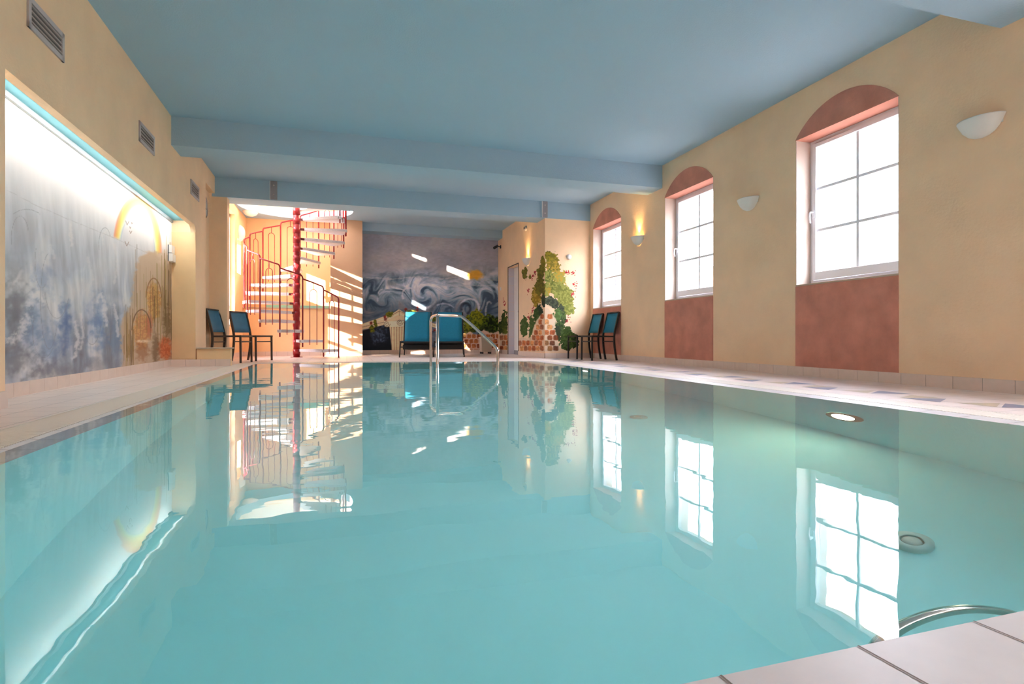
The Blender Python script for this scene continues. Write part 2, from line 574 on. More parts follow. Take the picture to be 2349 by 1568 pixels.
# ---- left wall with the lit recess ---------------------------------
RY0, RY1 = 4.007, 8.90
RZ = 2.014
mb = MB()
def lbox(y0, y1, z0, z1, d0=0.0, d1=0.6):
    mb.prism([(xl(y0) - d0, y0), (xl(y1) - d0, y1), (xl(y1) - d1, y1), (xl(y0) - d1, y0)], z0, z1)
lbox(YN, RY0, 0, ZC + .3)
# lintel over the recess with its rounded far corner
N = 10; rr = 0.10
prof = [(RY0, ZC + .3), (RY0, RZ)]
for k in range(N + 1):
    a = math.pi / 2 * k / N
    prof.append((RY1 - rr + rr * math.sin(a) if k else RY1 - rr, RZ - rr + rr * math.cos(a)))
prof += [(RY1, ZC + .3)]
for (d0, d1) in ((0.0, 0.07),):
    vf = [mb.bm.verts.new((xl(y) - d0, y, z)) for y, z in prof]
    vb = [mb.bm.verts.new((xl(y) - d1, y, z)) for y, z in prof]
    mb.bm.faces.new(vf); mb.bm.faces.new(vb[::-1])
    m_ = len(prof)
    for i in range(m_): mb.bm.faces.new([vf[i], vf[(i + 1) % m_], vb[(i + 1) % m_], vb[i]])
lbox(RY0, RY1 + .1, RZ + .10, ZC + .3, .07, .6)
# pier after the recess
mb.prism([(xl(RY1), RY1), (xl(9.57), 9.57), (-2.75, 9.57), (-2.75, RY1 + .08), (xb(8.98), 8.98)], 0, ZC + .3)
# niche holding the clock
mb.prism([(-2.20, 9.57), (-2.20, YA), (-2.75, YA), (-2.75, 9.57)], 0, ZC + .3)
lbox(9.57, YA, 2.82, ZC + .3, 0.0, .3)
wl = struct(mb.build('wall_left', PLASTER), 'cream plastered wall with air vents')
mb = MB()
mb.prism([(xb(RY0 - .1), RY0 - .1), (xb(9.1), 9.1), (-2.8, 9.1), (-2.8, RY0 - .1)], 0, RZ + .2)
struct(mb.build('wall_recess', NICHE))
mb = MB()
mb.prism([(xl(RY0) - .07, RY0 - .02), (xl(9.0) - .07, 9.0), (xb(9.0) - .05, 9.0), (xb(RY0) - .05, RY0 - .02)], RZ + .075, RZ + .11)
struct(mb.build('ceiling_recess', CEIL_W))
# yellow lining of the recess end
mb = MB()
mb.prism([(xl(RY1) - .003, RY1 - .004), (xb(8.98), 8.976), (xb(8.98), 8.99), (xl(RY1) - .003, RY1 + .006)], 0.0, RZ - rr * .9)
struct(mb.build('wall_recess_end', NICHE))
# grey strip at the top of the recess
mb = MB()
mb.prism([(xb(RY0) + .002, RY0), (xb(8.95) + .002, 8.95), (xb(8.95) + .028, 8.95), (xb(RY0) + .028, RY0)], RZ + .035, RZ + .076)
struct(mb.build('trim_40', GREYSTRIP), 'grey strip along the top of the recess')
# fluorescent tubes behind the lip of the recess
for (ya, yb) in ((4.05, 5.6), (5.65, 7.2), (7.25, 8.8)):
    ym = (ya + yb) / 2
    e = empty('tube_light', (xl(ym) - .095, ym, RZ + .055), math.atan(0.0273))
    L = yb - ya
    tb = MB().tube([(0, -L / 2, 0), (0, L / 2, 0)], .013, 10).build('tube', mat('tube_glow', (240, 250, 255), emit=(235, 248, 255), estr=16), e)
    MB().box(-.055, .02, -L / 2, L / 2, .0135, .0175).build('reflector', WHITEP, e)  # hidden plate added to shade the recess ceiling from the tube
    tag(e, {4: 'nearest fluorescent tube hidden behind the recess lip', 5: 'middle fluorescent tube hidden behind the recess lip', 7: 'farthest fluorescent tube hidden behind the recess lip'}[int(ya)], 'lamp', 'tubes lighting the left painting')

# low parapet in front of the pier
e = empty('low_parapet', (-1.98, 8.95, 0))
tag(e, 'low cream parapet with a flat stone cap left of the two faded blue chairs', 'low wall')
def W2L(e, pts): return [(p[0] - e.location.x, p[1] - e.location.y) for p in pts]
MB().prism(W2L(e, [(-2.06, 8.884), (-1.62, 8.861), (-1.62, 8.99), (-2.06, 8.99)]), 0, .25).build('wall_body', NICHE, e)
MB().prism(W2L(e, [(-2.06, 8.83), (-1.595, 8.83), (-1.595, 9.02), (-2.06, 9.02)]), .25, .268).build('cap_slab', LEDGE, e, .003)

# ---- pier and wall of the stairwell (left) -------------------------
mb = MB()
mb.box(-2.75, -1.93, YA, 10.47, 0, 2.78)
mb.box(-2.75, -2.16, YA - .01, YA + .1, 2.5, 3.2)
struct(mb.build('wall_pier', PLASTER), 'cream pier left of the stairwell')
WLX = -2.17
SY0, SY1 = 11.05, 12.32     # stairwell window
SZ0, SZ1 = 0.62, 2.90
mb = MB()
mb.box(WLX - .3, WLX, 10.47, SY0, 0, ZC + .3)
mb.box(WLX - .3, WLX, SY1, 12.55, 0, ZC + .3).box(WLX - .3, WLX, 12.98, 14.2, 0, ZC + .3)
mb.box(WLX - .3, WLX, 12.55, 12.98, 0, 1.75).box(WLX - .3, WLX, 12.55, 12.98, 2.48, ZC + .3)
mb.box(WLX - .3, WLX, SY0, SY1, 0, SZ0)
mb.box(WLX - .3, WLX, SY0, 11.5, SZ0, 2.02).box(WLX - .3, WLX, SY0, 11.5, 2.5, SZ1)  # solid blocks added in the unseen window part to trim the sun patches
mb.box(WLX - .3, WLX, SY0, SY1, SZ1, ZC + .3)
struct(mb.build('wall_stairwell', PLASTER_W), 'sunlit left wall of the stairwell')
e = empty('window_6', (WLX - .12, (SY0 + SY1) / 2, SZ0)); e['kind'] = 'structure'; e['label'] = 'tall stairwell window with glazing bars'
hwid = (SY1 - SY0) / 2; hh = SZ1 - SZ0
m = MB()
for a0, a1, b0, b1 in ((-hwid, hwid, 0, .05), (-hwid, hwid, hh - .05, hh), (-hwid, -hwid + .05, 0, hh), (hwid - .05, hwid, 0, hh)):
    m.box(-.03, .03, a0, a1, b0, b1)
m.build('window_frame', UPVC, e)
m = MB()
for zz in (1.02, 1.40, 1.80, 2.46):
    m.box(-.02, .02, -hwid, hwid, zz - SZ0 - .035, zz - SZ0 + .035)
m.box(-.02, .02, -.03, .03, 0, hh)
m.build('glazing_bars', UPVC, e)
MB().box(-.003, .003, -hwid + .05, hwid - .05, .05, hh - .05).build('pane', PANE, e)
portal((WLX - .33, (SY0 + SY1) / 2, (SZ0 + SZ1) / 2), (0, -math.pi / 2, 0), SZ1 - SZ0, SY1 - SY0)

# ---- far walls ------------------------------------------------------
mb = MB()
mb.box(-2.6, -0.355, 13.2, 13.75, 0, 1.06)
mb.box(-2.6, -0.30, 13.62, 13.95, 1.06, ZC + .3)
struct(mb.build('wall_back', PLASTER_W), 'sunlit back wall of the stairwell with a deep ledge')
mb = MB(); mb.box(-0.355, 0.345, 13.2, YF + .3, 0, ZC + .3)
struct(mb.build('wall_back_pier', mat('beige_pier_plaster', (206, 170, 138), .85, var=.02, vscale=2, spec=.2)), 'beige wall striped by sunlight beside the stairs')
mb = MB(); mb.box(0.34, 4.2, YF + .01, YF + .3, 0, ZC + .3)
struct(mb.build('wall_far', PLASTER))
m = MB().box(-2.3, -0.36, 13.17, 13.62, 1.045, 1.07)
struct(m.build('trim_41', LEDGE, None, .003), 'stone ledge on the back wall')
m = MB().box(-1.72, -0.37, 13.25, 13.29, 1.07, 1.13)
gs = m.build('glass_shelf', mat('green_glass', (160, 214, 190), 0.2), None, .004)
tag(gs, 'thin green glass strip lying on the ledge behind the spiral stairs', 'glass strip')

# ---- alcove: side wall with door, and front face --------------------
DY0, DY1, DZ = 12.05, 12.88, 2.095
mb = MB()
mb.box(XA, XA + .16, YA, DY0, 0, ZC + .3)
mb.box(XA, XA + .16, DY1, YF + .1, 0, ZC + .3)
mb.box(XA, XA + .16, DY0, DY1, DZ, ZC + .3)
mb.box(XA + .16, XR + .05, YA, YA + .16, 0, ZC + .3)
struct(mb.build('wall_alcove', PLASTER), 'cream corner wall carrying the painted tree')
e = empty('door_1', (XA + .15, (DY0 + DY1) / 2, 0)); e['kind'] = 'structure'; e['label'] = 'white door in a tiled opening'
hw = (DY1 - DY0) / 2
MB().box(0, .04, -hw, hw, 0.0, DZ).build('door_leaf', WHITEP, e)
MB().box(-.004, 0, -hw, hw, 0.0, .10).build('kick_plate', GREY, e)
m = MB()
nz = 10
for k in range(nz):
    m.box(-.145, -.002, hw - .006, hw - .001, DZ * k / nz + .002, DZ * (k + 1) / nz - .002)
m.build('tiled_jamb', WHITET, e)
m = MB()
m.box(-.158, -.148, hw, hw + .02, 0, DZ + .02).box(-.158, -.148, -hw - .02, -hw, 0, DZ + .02).box(-.158, -.148, -hw, hw, DZ, DZ + .02)
m.build('door_trim', DARK, e)
MB().lathe([(0.001, -.05), (.022, -.045), (.026, -.03), (.014, -.015), (.012, 0)], 14, 'x', (0, -.05, 1.02)).build('door_knob', GREY, e)

# ---- near walls (behind the camera) ----------------------------------
mb = MB()
mb.box(-3.0, 2.5, YN - .3, YN, 0, ZC + .3).box(4.1, 5.3, YN - .3, YN, 0, ZC + .3)
mb.box(2.5, 4.1, YN - .3, YN, 0, 1.2).box(2.5, 4.1, YN - .3, YN, 2.2, ZC + .3)  # unseen window opening added to brighten the near pool edge and deck
portal((3.3, YN - .32, 1.7), (-math.pi / 2, 0, 0), 1.6, 1.0)
e = empty('window_7', (3.3, YN - .12, 1.2)); e['kind'] = 'structure'; e['label'] = 'small added fill window in the near wall behind the camera'
m_ = MB()
for xx in (-.8, -.025, .75): m_.box(xx, xx + .05, -.03, .03, 0, 1.0)
m_.box(-.8, .8, -.03, .03, 0, .05).box(-.8, .8, -.03, .03, .95, 1.0)
m_.build('window_frame', UPVC, e)
struct(mb.build('wall_near', PLASTER))

# ---- ceiling with round stair opening --------------------------------
SC = Vector((-0.9963, 12.2486)); SR = 0.971
mb = MB()
vs_o = [(-3.2, YN - .3), (5.4, YN - .3), (5.4, 14.6), (-3.2, 14.6)]
HR = 1.13
circ = [(SC.x + HR * math.cos(2 * math.pi * k / 48), SC.y + HR * math.sin(2 * math.pi * k / 48)) for k in range(48)]
for z in (ZC, ZC + .16):
    ve = []
    for loop in (vs_o, circ):
        vs = [mb.bm.verts.new((p[0], p[1], z)) for p in loop]
        ve += [mb.bm.edges.new((vs[i], vs[(i + 1) % len(vs)])) for i in range(len(vs))]
    bmesh.ops.triangle_fill(mb.bm, edges=ve, use_beauty=True)
for loop in (vs_o, circ):
    for i in range(len(loop)):
        a, b = loop[i], loop[(i + 1) % len(loop)]
        mb.face([(a[0], a[1], ZC), (b[0], b[1], ZC), (b[0], b[1], ZC + .16), (a[0], a[1], ZC + .16)])
struct(mb.build('ceiling', CEIL), 'pale blue grey ceiling')
# upper landing room above the stairs
UP = mat('upper_white_plaster', (246, 240, 232), 0.8)
mb = MB()
x0, x1, y0, y1, z0, z1 = -2.30, 0.55, 10.7, 13.7, ZC + .16, 5.7
mb.box(x0, x1, y1, y1 + .1, z0, z1).box(x0, x1, y0 - .1, y0, z0, z1).box(x1, x1 + .1, y0 - .1, y1 + .1, z0, z1)
mb.box(x0, x1 + .1, y0 - .1, y1 + .1, z1, z1 + .1)
# left wall with window openings
mb.box(x0 - .1, x0, y0 - .1, y1 + .1, z0, 3.86).box(x0 - .1, x0, y0 - .1, y1 + .1, 5.3, z1)
mb.box(x0 - .1, x0, y0 - .1, 11.12, 3.86, 5.3).box(x0 - .1, x0, 13.1, y1 + .1, 3.86, 5.3)
mb.box(x0 - .1, x0, 11.44, 11.66, 3.86, 4.12).box(x0 - .1, x0, 11.86, 13.1, 3.86, 4.12)
mb.box(x0 - .1, x0, 11.44, 11.50, 4.12, 5.3)
struct(mb.build('wall_upper', UP), 'bright upstairs room seen through the stair opening')
portal((x0 - .12, 12.1, 4.7), (0, -math.pi / 2, 0), 1.4, 2.0)

# ---- beams ------------------------------------------------------------
def beam(n, yy0, yy1, zb, label, xa=-2.75, xb_=XR + .1):
    m = MB().box(xa, xb_, yy0, yy1, zb, ZC + .02)
    struct(m.build('trim_%d' % n, CEIL), label)
beam(50, 2.49, 2.94, 2.749, 'ceiling beam near the camera')
beam(51, 7.609, 8.055, 2.749, 'deep pale blue ceiling beam across the pool')
beam(52, YA - .004, 10.75, 2.77, 'second pale blue ceiling beam above the pool end')
beam(53, 13.40, YF, 2.91, 'shallow beam above the painted far wall', 0.345, XA + .05)

# ---- tiled skirtings ----------------------------------------------------
def skirting(name, segs, hgt=.10, dep=.014, pitch=.22):
    mb = MB()
    for (a, b, sd_) in segs:
        a, b = Vector((a[0], a[1], 0)), Vector((b[0], b[1], 0))
        d = b - a; L = d.length; d.normalize()
        nrm = Vector((-d.y, d.x, 0)) * sd_
        cnt = max(1, round(L / pitch))
        for k in range(cnt):
            p = a + d * (L * k / cnt + .002); q = a + d * (L * (k + 1) / cnt - .002)
            mb.mi = 0
            mb.hexa([p, q, q + nrm * dep, p + nrm * dep],
                    [v + Vector((0, 0, hgt)) for v in (p, q, q + nrm * dep, p + nrm * dep)])
        mb.mi = 1
        P = [a, b, b + nrm * (dep - .003), a + nrm * (dep - .003)]
        mb.hexa(P, [v + Vector((0, 0, hgt - .002)) for v in P])
    return struct(mb.build(name, [TILE, GROUT]), 'row of pale skirting tiles')
skirting('baseboard_right', [((XR, YN), (XR, YA), 1)])
skirting('baseboard_left', [((xl(YN), YN), (xl(RY0), RY0), -1), ((xb(RY0), RY0), (xb(8.95), 8.95), -1),
                            ((-2.39, 8.90), (-1.62, 8.86), -1)])
skirting('baseboard_stairs', [((WLX, 10.5), (WLX, 13.2), -1), ((WLX, 13.2), (.345, 13.2), -1), ((-1.93, YA), (-1.93, 10.47), -1), ((-2.2, YA), (-1.93, YA), -1)])
skirting('baseboard_far', [((0.345, YF), (XA, YF), -1)])
skirting('baseboard_alcove', [((XA, YF), (XA, DY1 + .02), -1), ((XA, DY0 - .02), (XA, YA), -1), ((XA, YA), (XR, YA), -1)])

# ================================================================ PAINTINGS
_P = {}
def vnoise(x, y, seed=0):
    if seed not in _P: _P[seed] = np.random.default_rng(seed + 100).random((256, 256))
    t = _P[seed]
    xi = np.floor(x).astype(int); yi = np.floor(y).astype(int)
    fx = x - xi; fy = y - yi
    fx = fx * fx * (3 - 2 * fx); fy = fy * fy * (3 - 2 * fy)
    g = lambda a, b: t[a % 256, b % 256]
    return (g(xi, yi) * (1 - fx) + g(xi + 1, yi) * fx) * (1 - fy) + (g(xi, yi + 1) * (1 - fx) + g(xi + 1, yi + 1) * fx) * fy
def fbm(x, y, seed=0, o=4):
    s = 0; a = .5; n = 0
    for k in range(o):
        s = s + a * vnoise(x, y, seed + k); n += a; a *= .5; x = x * 2.03 + 7.1; y = y * 2.03 + 3.7
    return s / n
def sst(a, b, x):
    t = np.clip((x - a) / (b - a), 0, 1); return t * t * (3 - 2 * t)
class Canvas:
    def __init__(self, X, Y, base=None):
        self.X, self.Y = X, Y
        self.rgb = np.zeros(X.shape + (3,)); self.a = np.zeros(X.shape)
        if base is not None: self.rgb[:] = base; self.a[:] = 1
    def mix(self, col, al):
        col = np.asarray(col, float)
        al = np.clip(al, 0, 1)
        na = al + self.a * (1 - al)
        w_ = np.where(na > 1e-6, al / np.maximum(na, 1e-6), 0)[..., None]
        self.rgb = self.rgb * (1 - w_) + col * w_
        self.a = na
    def blob(self, cx, cy, rx, ry, col, col2=None, edge=.35, nz=.5, ns=9.0, seed=1, op=1.0, pw=2):
        d = (np.abs((self.X - cx) / rx) ** pw + np.abs((self.Y - cy) / ry) ** pw) ** (1.0 / pw)
        n = fbm(self.X / ns * 1.3, self.Y / ns * 1.3, seed, 4) - .5
        al = (1 - sst(1 - edge, 1 + edge * .3, d + n * nz * 1.6)) * op
        if col2 is not None:
            m = sst(.38, .60, fbm(self.X / 3.2, self.Y / 3.2, seed + 5, 4))[..., None]
            c = np.asarray(col) * (1 - m) + np.asarray(col2) * m
        else: c = col
        self.mix(c, al)
    def stroke(self, pts, wd, col, op=1.0, soft=.6, nz=0.0):
        best = np.full(self.X.shape, 1e9)
        for (x0, y0), (x1, y1) in zip(pts, pts[1:]):
            dx, dy = x1 - x0, y1 - y0; L = dx * dx + dy * dy + 1e-9
            t = np.clip(((self.X - x0) * dx + (self.Y - y0) * dy) / L, 0, 1)
            best = np.minimum(best, np.hypot(self.X - x0 - t * dx, self.Y - y0 - t * dy))
        if nz: best = best + (fbm(self.X / 5, self.Y / 5, 31, 3) - .5) * nz
        self.mix(col, (1 - sst(wd * (1 - soft), wd, best)) * op)
    def arc(self, cx, cy, rx, ry, a0, a1, wd, col, op=1.0, soft=.8, shrink=1.0, nz=0.0):
        n = 18; pts = []
        for k in range(n + 1):
            a = math.radians(a0 + (a1 - a0) * k / n); q = 1 - (1 - shrink) * k / n
            pts.append((cx + rx * q * math.cos(a), cy - ry * q * math.sin(a)))
        self.stroke(pts, wd, col, op, soft, nz)
    def poly(self, pts, col, op=1.0, soft=1.2, nz=0.0):
        inside = np.zeros(self.X.shape, bool); dist = np.full(self.X.shape, 1e9)
        n = len(pts)
        X, Y = self.X, self.Y
        if nz:
            X = X + (fbm(self.X / 6, self.Y / 6, 41, 3) - .5) * nz; Y = Y + (fbm(self.X / 6, self.Y / 6, 47, 3) - .5) * nz
        for i in range(n):
            x0, y0 = pts[i]; x1, y1 = pts[(i + 1) % n]
            if y0 != y1:
                c = ((y0 > Y) != (y1 > Y)) & (X < (x1 - x0) * (Y - y0) / (y1 - y0) + x0)
                inside ^= c
            dx, dy = x1 - x0, y1 - y0; L = dx * dx + dy * dy + 1e-9
            t = np.clip(((X - x0) * dx + (Y - y0) * dy) / L, 0, 1)
            dist = np.minimum(dist, np.hypot(X - x0 - t * dx, Y - y0 - t * dy))
        sdv = np.where(inside, dist, -dist)
        al = sst(-soft / 2, soft / 2, sdv) * op
        self.mix(col, al)
        return al

def grid_object(name, pos, rgb, alpha=None, gain=1.0, parent=None):
    """pos: (n,m,3) world points, rgb 0..255 sRGB; faces with alpha under a threshold are dropped"""
    n, m = pos.shape[:2]
    idx = np.arange(n * m).reshape(n, m)
    q = np.stack([idx[:-1, :-1], idx[1:, :-1], idx[1:, 1:], idx[:-1, 1:]], -1).reshape(-1, 4)
    if alpha is not None:
        al = alpha.reshape(-1)[q].mean(1)
        q = q[al > .5]
        used = np.unique(q); rm = -np.ones(n * m, int); rm[used] = np.arange(len(used))
        q = rm[q]; P = pos.reshape(-1, 3)[used]; col = rgb.reshape(-1, 3)[used]
    else:
        P = pos.reshape(-1, 3); col = rgb.reshape(-1, 3)
    me = bpy.data.meshes.new(name)
    me.vertices.add(len(P)); me.vertices.foreach_set('co', P.astype(np.float32).ravel())
    me.loops.add(len(q) * 4); me.loops.foreach_set('vertex_index', q.astype(np.int32).ravel())
    me.polygons.add(len(q)); me.polygons.foreach_set('loop_start', np.arange(0, len(q) * 4, 4, dtype=np.int32))
    me.update(calc_edges=True)
    at = me.color_attributes.new('paint', 'FLOAT_COLOR', 'POINT')
    c4 = np.ones((len(P), 4)); c4[:, :3] = np.clip(lin(np.clip(col, 0, 255)) * gain, 0, .95)
    at.data.foreach_set('color', c4.astype(np.float32).ravel())
    me.materials.append(PAINT)
    o = bpy.data.objects.new(name, me); C.objects.link(o)
    if parent: o.parent = parent
    return o

# ---- painting on the far wall: stormy sky, waves, column, bushes ----
def far_mural():
    nx, nz = 330, 290
    xs = np.linspace(.347, XA - .002, nx); zs = np.linspace(.10, 2.93, nz)
    XX, ZZ = np.meshgrid(xs, zs, indexing='ij')
    YY = np.full_like(XX, YF)
    t = XX * s_ + YY * c_; r = XX * c_ - YY * s_
    PX = 1174.5 + F_ * r / t; PY = H_ - F_ * (ZZ - CAM_H) / t
    c = Canvas(PX, PY, (140, 136, 138))
    # warm/cool clouds, warped
    QX, QY = PX.copy(), PY.copy()
    for (sx, sy, sr, sa) in ((975, 676, 34, 3.2), (1075, 704, 30, -3.6), (1012, 726, 30, 2.6), (938, 678, 18, -2.6), (886, 690, 24, 2.4), (905, 640, 30, -1.8),
                             (855, 700, 24, 2.2), (1120, 690, 28, -2.2), (1030, 668, 26, 1.8), (960, 640, 22, 1.6), (860, 655, 22, -1.8)):
        ddx, ddy = QX - sx, QY - sy
        an = sa * np.exp(-(ddx ** 2 + ddy ** 2) / (sr * sr * .7))
        QX, QY = sx + ddx * np.cos(an) - ddy * np.sin(an), sy + ddx * np.sin(an) + ddy * np.cos(an)
    wx = QX / 20 + 1.6 * fbm(QX / 40, QY / 40, 3); wy = QY / 13 + 1.6 * fbm(QX / 38, QY / 34, 9)
    n = fbm(wx, wy, 12, 5)
    low = sst(600, 660, PY + (fbm(PX / 50, PY / 50, 17) - .5) * 40)
    ramp = lambda v, cs: np.stack([np.interp(v, [k for k, _ in cs], [q[i] for _, q in cs]) for i in range(3)], -1)
    sky = ramp(fbm(PX / 60, PY / 40, 21, 4), [(.25, (136, 132, 136)), (.5, (146, 140, 142)), (.75, (160, 152, 148))])
    sea = ramp(n, [(.28, (62, 76, 90)), (.40, (96, 114, 128)), (.50, (132, 146, 154)), (.60, (166, 168, 172)), (.70, (204, 194, 188))])
    c.rgb = sky * (1 - low[..., None]) + sea * low[..., None]
    dk = sst(668, 725, PY - (PX - 985) * .0 + (n - .5) * 80)[..., None]
    c.rgb = c.rgb * (1 - dk * .55) + np.array((40, 48, 58)) * dk * .55
    c.blob(905, 590, 46, 20, (186, 168, 158), None, .8, .7, 22, 3, .55)
    c.blob(940, 612, 50, 9, (184, 170, 158), None, .8, .7, 22, 5, .5)
    c.blob(955, 632, 26, 5, (96, 110, 118), None, .7, .7, 16, 6, .7)
    c.blob(900, 645, 22, 14, (84, 100, 112), None, .8, .8, 14, 7, .6)
    c.blob(1060, 625, 60, 14, (178, 160, 140), None, .9, .5, 24, 8, .5)
    c.stroke([(840, 636), (900, 640), (960, 634), (1010, 640), (1060, 634)], 2.5, (190, 178, 170), .5, 1, 4)
    # golden sun behind cloud
    c.blob(1088, 630, 22, 12, (196, 140, 50), None, .5, .5, 9, 10, .95)
    c.stroke([(1062, 642), (1140, 642)], 1.4, (176, 160, 140), .6, 1)
    c.stroke([(1000, 655), (1140, 655)], 2.2, (170, 168, 168), .5, 1, 3)
    # wave curls
    LT = (196, 186, 182)
    c.arc(975, 672, 30, 34, 200, 320, 4.5, LT, .85, .9, 1, 3)
    c.arc(938, 676, 15, 16, 60, 210, 3.2, LT, .8, .9, 1, 3)
    c.arc(886, 686, 20, 18, 70, 190, 2.8, (178, 176, 178), .75, .9, 1, 3)
    c.arc(875, 678, 8, 14, 80, 200, 2.2, LT, .7, .9)
    c.arc(1077, 704, 22, 20, -40, 190, 4.2, (186, 178, 178), .85, .9, .9, 3)
    c.arc(1066, 706, 14, 14, -60, 200, 5, (38, 42, 50), .8, .9, .6, 2)
    c.arc(1012, 716, 26, 24, 30, 170, 8, (58, 66, 74), .6, 1, .9, 5)
    c.arc(1018, 722, 30, 26, 40, 120, 3, (170, 166, 176), .7, .9, 1, 3)
    c.arc(1115, 700, 30, 60, 20, 110, 4, (150, 160, 166), .6, .9, 1, 4)
    c.arc(1122, 716, 8, 24, 60, 200, 3, (180, 176, 176), .6, .9, 1, 3)
    c.arc(985, 655, 40, 30, 150, 250, 3, (172, 176, 180), .6, .9, 1, 4)
    c.arc(856, 700, 16, 30, 40, 200, 4, (60, 78, 92), .7, .9, 1, 4)
    # night pool, lower left
    c.poly([(826, 760), (900, 738), (899, 806), (826, 806)], (24, 28, 36), 1, 2)
    c.blob(870, 765, 20, 26, (84, 96, 116), (40, 48, 62), .9, .8, 9, 13, .8)
    # fallen entablature
    ST, SS, SDK = (206, 180, 140), (226, 204, 166), (128, 104, 78)
    c.poly([(826, 744), (890, 722), (896, 730), (896, 742), (826, 757)], ST, 1, 1.5)
    c.stroke([(826, 747), (892, 728)], 1.2, SS, .9)
    c.stroke([(826, 751), (892, 736)], .9, SDK, .8)
    c.poly([(985, 738), (1030, 752), (1030, 760), (985, 748)], ST, 1, 1.5)
    c.stroke([(985, 743), (1030, 757)], .9, SDK, .7)
    # column with capital
    c.poly([(893, 745), (936, 745), (935, 806), (899, 806)], ST, 1, 1.5)
    for k in range(7):
        x = 898 + k * 6
        c.stroke([(x, 750), (x + (3 - k) * .25, 806)], 1.2, SDK, .75, 1)
        c.stroke([(x + 2.6, 752), (x + 2.6 + (3 - k) * .25, 806)], 1.3, SS, .8, 1)
        c.arc(x + 3, 752, 3, 4, 0, 180, .9, SDK, .8)
    c.poly([(881, 736), (936, 736), (936, 748), (898, 750), (883, 748)], SS, 1, 1.5)
    c.poly([(886, 728), (915, 709), (936, 722), (936, 734), (886, 737)], ST, 1, 1.5)
    c.stroke([(886, 730), (916, 713), (936, 722)], 1.1, SDK, .8)
    c.stroke([(886, 734), (916, 719), (936, 728)], 1.1, SS, .9)
    c.stroke([(916, 712), (916, 724)], 1, SDK, .8)
    for (cx_, cy_) in ((917, 739), (887, 743)):
        pts = [(cx_ + (8 - k * .42) * math.cos(k * .75), cy_ + (8 - k * .42) * math.sin(k * .75)) for k in range(18)]
        c.stroke(pts, 1.0, SDK, .85)
    # ivy and red flowers on the stones
    for (x, y_, rx, ry) in ((894, 720, 9, 7), (853, 754, 7, 12), (861, 742, 5, 8), (944, 714, 12, 4), (997, 730, 6, 10)):
        c.blob(x, y_, rx, ry, (110, 104, 30), (66, 72, 24), .3, .8, 5, 15)
    for (x, y_) in ((884, 733), (883, 727), (851, 741), (957, 711), (958, 705), (931, 710), (997, 757)):
        c.blob(x, y_, 4, 4, (140, 44, 34), (96, 40, 34), .5, 1.0, 3, 19, .9)
    # bushes at the right
    for (x, y_, rx, ry, a, b) in ((1105, 742, 46, 22, (104, 112, 22), (52, 62, 16)), (1094, 724, 16, 16, (122, 120, 26), (70, 76, 20)),
                                  (1075, 750, 16, 22, (110, 112, 26), (54, 58, 18)), (1128, 742, 20, 20, (70, 84, 20), (24, 32, 14)),
                                  (1120, 760, 30, 12, (26, 32, 14), (50, 58, 20)), (1142, 745, 12, 24, (74, 88, 24), (34, 44, 16))):
        c.blob(x, y_, rx, ry, a, b, .25, .7, 7, 23)
    # crumbling brick wall
    BR, BR2, MO = (150, 78, 40), (112, 50, 26), (200, 164, 138)
    al = c.poly([(1062, 772), (1075, 760), (1095, 768), (1108, 756), (1130, 764), (1146, 758), (1146, 806), (1062, 806)], MO, .95, 3, 5)
    for j in range(4):
        for i in range(9):
            bx = 1060 + i * 11 + (5 if j % 2 else 0); by = 767 + j * 11
            if by < 766 and i % 2: continue
            cc = BR if (i * 7 + j * 3) % 3 else BR2
            c.blob(bx + 5, by + 4, 5.2, 5.2, cc, (170, 96, 52), .25, .25, 4, 27 + i, .95, 4)
    c.blob(1066, 768, 4.5, 5, (236, 160, 90), None, .3, .1, 5, 3)
    c.poly([(935, 796), (1062, 796), (1062, 806), (935, 806)], (150, 110, 84), .9, 2, 2)
    c.rgb = c.rgb * np.array((.96, 1.0, 1.07)) * (1 + (fbm(PX / 7, PY / 3.2, 71, 4) - .5)[..., None] * .14)
    pos = np.stack([XX, YY - .003, ZZ], -1)
    o = grid_object('mural', pos, c.rgb, None, 1.7)
    tag(o, 'large wall painting of stormy waves, a stone column and bushes on the far wall', 'mural')
far_mural()

